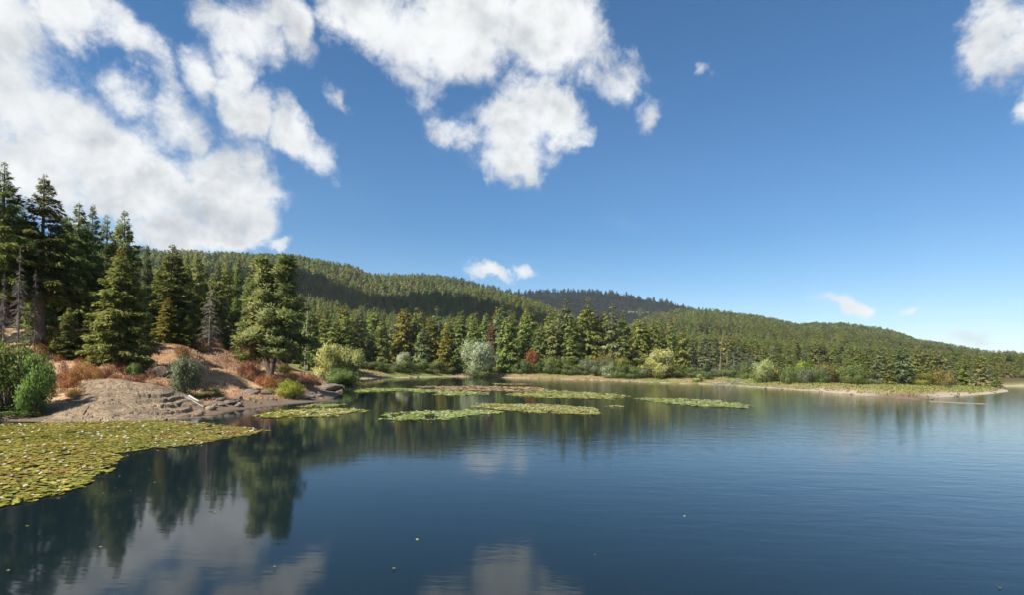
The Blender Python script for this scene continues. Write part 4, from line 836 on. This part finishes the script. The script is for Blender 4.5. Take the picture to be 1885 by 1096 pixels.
# ------------------------------------------------------------------ water lilies
def pad_geo(X, Y, R, g, tilt=0.05, k=8):
    n = len(X); a0 = g.uniform(0, 6.28, n); a = a0[:, None] + np.linspace(0.16, 6.12, k)[None, :]; tx, ty = g.normal(0, tilt, n), g.normal(0, tilt, n)
    rr = R[:, None] * (1 + 0.05 * np.sin(3 * a)); px_ = np.cos(a) * rr; py_ = np.sin(a) * rr
    up = np.where(g.random(n) < 0.07, g.uniform(0.15, 0.4, n), 0.03)[:, None]; zz = px_ * tx[:, None] + py_ * ty[:, None] + up * np.maximum(px_ * np.cos(a0)[:, None] + py_ * np.sin(a0)[:, None], 0)
    V = np.zeros((n, k + 1, 3)); V[:, 1:, 0] = px_; V[:, 1:, 1] = py_; V[:, 1:, 2] = zz + 0.012
    V[:, 0, 2] = 0.004
    lift = g.uniform(0.008, 0.05, n); 
    V[..., 2] = np.maximum(V[..., 2] + lift[:, None], 0.006)
    f = np.stack([np.zeros(k - 1, int), np.arange(1, k), np.arange(2, k + 1)], -1); F = (np.arange(n)[:, None, None] * (k + 1) + f[None]).reshape(-1, 3)
    return V, F
def flower_mesh():
    b = MB(); g = np.random.default_rng(5)
    for ring, (n, el, l) in enumerate(((8, 0.35, 1.0), (7, 0.85, 0.8), (5, 1.25, 0.6))):
        a = np.arange(n) * 6.283 / n + ring * 0.4; D = np.stack([np.cos(a) * math.cos(el), np.sin(a) * math.cos(el), np.full(n, math.sin(el))], -1); S = np.stack([-np.sin(a), np.cos(a), np.zeros(n)], -1)
        b.kites(np.zeros((n, 3)), D, S, l, 0.42 * l, g.random(n))
    return b.mesh('lily_flower', M['petal'])
def in_poly(x, y, P):
    ins = np.zeros(len(x), bool)
    for (x0, y0), (x1, y1) in zip(P, np.roll(P, -1, 0)):
        c = ((y0 > y) != (y1 > y)); ins ^= c & (x < (x1 - x0) * (y - y0) / (y1 - y0 + 1e-12) + x0)
    return ins
PATCH = [('pad_mix', 'wide near raft of yellow-green lily pads in front of the rock slab', 115, 0.064, 380, [(-420, 800), (-200, 790), (0, 783), (100, 780), (250, 775), (350, 779), (420, 785), (482, 793), (478, 799), (440, 806), (350, 822), (272, 828), (238, 833), (214, 838), (205, 852), (196, 868), (165, 884), (142, 903), (80, 922), (0, 934), (-200, 962), (-420, 985)]),
         ('pad', 'lily pad raft left of centre, off the lime bush', 42, 0.115, 110, [(468, 767), (520, 758), (600, 753), (662, 754), (673, 760), (640, 765), (560, 769), (500, 771)]),
         ('pad', 'thin lily pad streak close to the tip of the point', 36, 0.12, 14, [(540, 751), (585, 746), (640, 746), (610, 750)]),
         ('pad', 'long ragged lily pad raft nearest the middle of the lake', 40, 0.115, 110, [(688, 768), (740, 761), (800, 758), (860, 757), (915, 757), (925, 762), (870, 767), (790, 774), (715, 775)]),
         ('pad', 'bright lily pad raft in the middle of the lake, right of the ragged one', 34, 0.125, 150, [(866, 751), (890, 746), (950, 744.5), (1040, 748), (1095, 753), (1108, 762), (1085, 765), (1000, 763), (930, 757)]),
         ('pad', 'far green lily pad strip starting at the tip of the point', 11, 0.21, 70, [(632, 719), (680, 716), (760, 717), (840, 721), (905, 723.5), (900, 728), (800, 729), (760, 722), (650, 723)]),
         ('pad_red', 'reddish lily pad strip farthest out before the far shore', 8, 0.24, 60, [(765, 713), (860, 711.5), (960, 713), (1010, 717), (1000, 721), (900, 722), (800, 719)]),
         ('pad_red', 'small reddish lily pad streak close under the far shore', 7, 0.26, 6, [(905, 707.5), (960, 707.5), (985, 709), (930, 709.5)]),
         ('pad', 'bright far lily pad raft right of the green strip', 14, 0.19, 100, [(932, 729), (960, 723), (1020, 720.5), (1100, 724), (1162, 731), (1110, 735), (1000, 734)]),
         ('pad', 'lily pad raft farthest right on the open lake', 20, 0.16, 120, [(1163, 735), (1240, 734.5), (1320, 739), (1392, 749), (1360, 753), (1290, 750), (1210, 742)]),
         ('pad', 'tiny lily pad streak right of the bright middle raft', 18, 0.16, 5, [(1104, 750), (1130, 747.5), (1153, 749.5), (1125, 751)])]
allpads = []; flowers = []
for pi, (m, lab, dn, R, nf, poly) in enumerate(PATCH):
    P = np.array([G(*p) for p in poly]); g = np.random.default_rng(300 + pi); lo, hi = P.min(0), P.max(0); A = (hi - lo).prod(); n = int(A * dn)
    x = g.uniform(lo[0], hi[0], n); y = g.uniform(lo[1], hi[1], n); wob = np.full(n, P[:, 1].mean() / 40)
    wx, wy = (fbm(x / wob / 2.2, y / wob / 1.6, 3, 41) - .5) * 1.6 * wob, (fbm(x / wob / 2.2 + 50, y / wob / 1.6, 3, 42) - .5) * 2.4 * wob
    wx = wx + (fbm(x / wob / 0.35, y / wob / 0.5, 2, 44) - .5) * 0.9 * wob; wy = wy + (fbm(x / wob / 0.35 + 30, y / wob / 0.5, 2, 45) - .5) * 1.8 * wob
    ins = in_poly(x + wx, y + wy, P) & (shore_dist(x, y) < -0.3)
    hole = fbm(x / (1.2 * wob) + 7.7, y / (3.0 * wob), 3, 43) > (0.70 if pi else 0.78)
    ok = ins & ~hole; x, y = x[ok], y[ok]; r = R * g.choice([0.55, 0.8, 1.0, 1.2, 1.5], len(x)) * g.uniform(0.85, 1.15, len(x))
    fi = g.choice(len(x), min(nf, len(x)), replace=False); flowers += [(x[i], y[i], 0.075 * max(1.0, (y[i] / 34) ** .55)) for i in fi]
    allpads.append((m, lab, x, y, r, g))
strays = []
for (px, py) in ((505, 1048), (725, 1050), (1095, 1025), (1260, 952), (768, 996), (220, 880), (262, 873), (285, 892), (240, 905), (300, 880), (330, 902), (345, 915), (380, 915), (290, 855), (395, 945), (405, 937), (275, 868), (212, 900), (190, 912), (15, 1055), (50, 970), (185, 1010), (1840, 1085)):
    strays.append(G(px, py))
allpads.append(('pad', None, np.array([s[0] for s in strays]), np.array([s[1] for s in strays]), rng.uniform(0.015, 0.035, len(strays)), np.random.default_rng(77)))
# the 270 pads that show largest are single objects; the rest of each raft is one mass
near = []
for ai, (m, lab, x, y, r, g) in enumerate(allpads):
    vis = np.abs(x / y + 0.0) < 0.93
    size = r / y ** 1.5 * vis
    near += [(size[i] + (9 if lab is None else 0), ai, i) for i in range(len(x))]
near.sort(reverse=True); single = set((a, i) for _, a, i in near[:270])
PADM = []
for q in range(6):
    V, F = pad_geo(np.zeros(1), np.zeros(1), np.ones(1) * 0.1, np.random.default_rng(500 + q), 0.12); b = MB(); b.add(V, F, 0.15 + 0.14 * q); PADM.append(b.mesh('lily_pad', M['pad']))
for ai, (m, lab, x, y, r, g) in enumerate(allpads):
    one = np.array([(ai, i) in single for i in range(len(x))])
    for i in np.where(one)[0]:
        o = link('lily_pad', PADM[(i * 7) % 6], None, M[m]); s = r[i] / 0.1; o.location = (x[i], y[i], 0.003 + 0.03 * rng.random()); o.scale = (s, s, s); o.rotation_euler = (0, 0, rng.uniform(0, 6.28))
        if lab is None: tag(o, 'small leaf floating alone on the open dark water', 'leaf', 'leaves floating alone on the open water')
        else: tag(o, 'lily pad at the near end of the wide raft by the left edge', 'lily pad', 'lily pads at the near end of the wide raft')
    rest = ~one
    if lab is None or not rest.any(): continue
    X, Y, Rr = x[rest], y[rest], r[rest]; V, F = pad_geo(X, Y, Rr, g); V[..., 0] += X[:, None]; V[..., 1] += Y[:, None]
    yl = fbm(X / 1.5, Y / 1.5, 3, 55); t = np.clip(g.normal(0.42, .22, len(X)) + (yl - .5) * 1.2, 0, 1)
    b = MB(); b.add(V, F, np.repeat(t, V.shape[1])); tag(link('lily_pads', b.mesh('lily_pads', M[m])), lab, 'lily pads', kind='stuff')
FL = flower_mesh(); flowers = [f for f in flowers if abs(f[0] / f[1]) < 1.2]; flowers.sort(key=lambda f: f[1])
vis = [f for f in flowers if abs(f[0] / f[1]) < .95]; single_f = vis[:290]; rest = [f for f in flowers if f not in set(single_f)]
for (x, y, s) in single_f:
    o = link('lily_flower', FL); o.location = (x, y, 0.05 + 0.06 * rng.random()); o.scale = (s, s, s); o.rotation_euler = (rng.normal(0, .2), rng.normal(0, .2), rng.uniform(0, 6))
    tag(o, 'white water lily flower among the pads of the wide near raft', 'flower', 'white water lilies on the near raft')
V0 = np.array([v.co for v in FL.vertices]); F0 = np.array([list(p.vertices) for p in FL.polygons])
if rest:
    Vs = V0[None] * np.array([s for _, _, s in rest])[:, None, None] + np.array([(x, y, 0.07) for x, y, _ in rest])[:, None]; b = MB()
    b.add(Vs.reshape(-1, 3), (np.arange(len(rest))[:, None, None] * len(V0) + F0[None]).reshape(-1, 4)); tag(link('lily_flowers', b.mesh('lily_flowers', M['petal'])), 'white water lilies scattered over the farther pad rafts', 'flowers', kind='stuff')
print('pads', sum(len(a[2]) for a in allpads), 'flowers', len(flowers))

# ------------------------------------------------------------------ clouds overhead that throw shade on the hills
def cloud(label, cx_, cy_, Y0, sx, sy, sz, t, seed, turn=0.0):
    """lumpy cumulus hung on the sun ray through hill point (cx_, cy_)"""
    import bmesh
    g = np.random.default_rng(seed); bm = bmesh.new()
    for i in range(34):
        a = g.uniform(0, 6.28); r = math.sqrt(g.random()); p = Vector((math.cos(a) * r * sx, math.sin(a) * r * sy, g.uniform(-.4, .6) * sz))
        bmesh.ops.create_icosphere(bm, subdivisions=2, radius=1.0, matrix=Matrix.Translation(p) @ Matrix.Diagonal((sx * g.uniform(.18, .34), sy * g.uniform(.18, .34), sz * g.uniform(.4, .8), 1)))
    me = bpy.data.meshes.new('cloud'); bm.to_mesh(me); bm.free(); me.materials.append(M['cloud'])
    o = link('cloud', me); o.location = (cx_ + sd[0] * t, cy_ + sd[1] * t, Y0 + sd[2] * t); o.rotation_euler.z = turn; tag(o, label, 'cloud', 'clouds overhead')
M['cloud'] = foliage('cloud_vapour', (0.85, 0.85, 0.85), (0.9, 0.9, 0.9), None, trans=0.5, var=0.0)
cloud('long white cloud overhead shading the middle of the near hill', -200, 690, 85, 330, 85, 45, 1900, 1, math.radians(-34))
cloud('broad white cloud high overhead shading the far dark ridge', 420, 2350, 250, 1250, 420, 160, 4300, 2)

# ------------------------------------------------------------------ air
def build_haze():
    m = bpy.data.materials.new('haze'); m.use_nodes = True; T = NT(m.node_tree); T.n.clear(); out = T.new('ShaderNodeOutputMaterial'); v = T.new('ShaderNodeVolumePrincipled')
    v.inputs['Color'].default_value = (0.86, 0.93, 1.0, 1); v.inputs['Density'].default_value = HAZE; v.inputs['Anisotropy'].default_value = 0.0
    T.l.new(v.outputs[0], out.inputs['Volume'])
    b = MB(); x, y0, y1, z0, z1 = 11000, -500, 9200, -4, 620
    b.add([(-x, y0, z0), (x, y0, z0), (x, y1, z0), (-x, y1, z0), (-x, y0, z1), (x, y0, z1), (x, y1, z1), (-x, y1, z1)], [[0, 3, 2, 1], [4, 5, 6, 7], [0, 1, 5, 4], [1, 2, 6, 5], [2, 3, 7, 6], [3, 0, 4, 7]])
    tag(link('haze', b.mesh('haze', m)), 'thin pale haze over the lake and the hills', 'haze', kind='stuff')
HAZE = 5.5e-5
if HAZE: build_haze()
print('terrain top', ZZ.max())
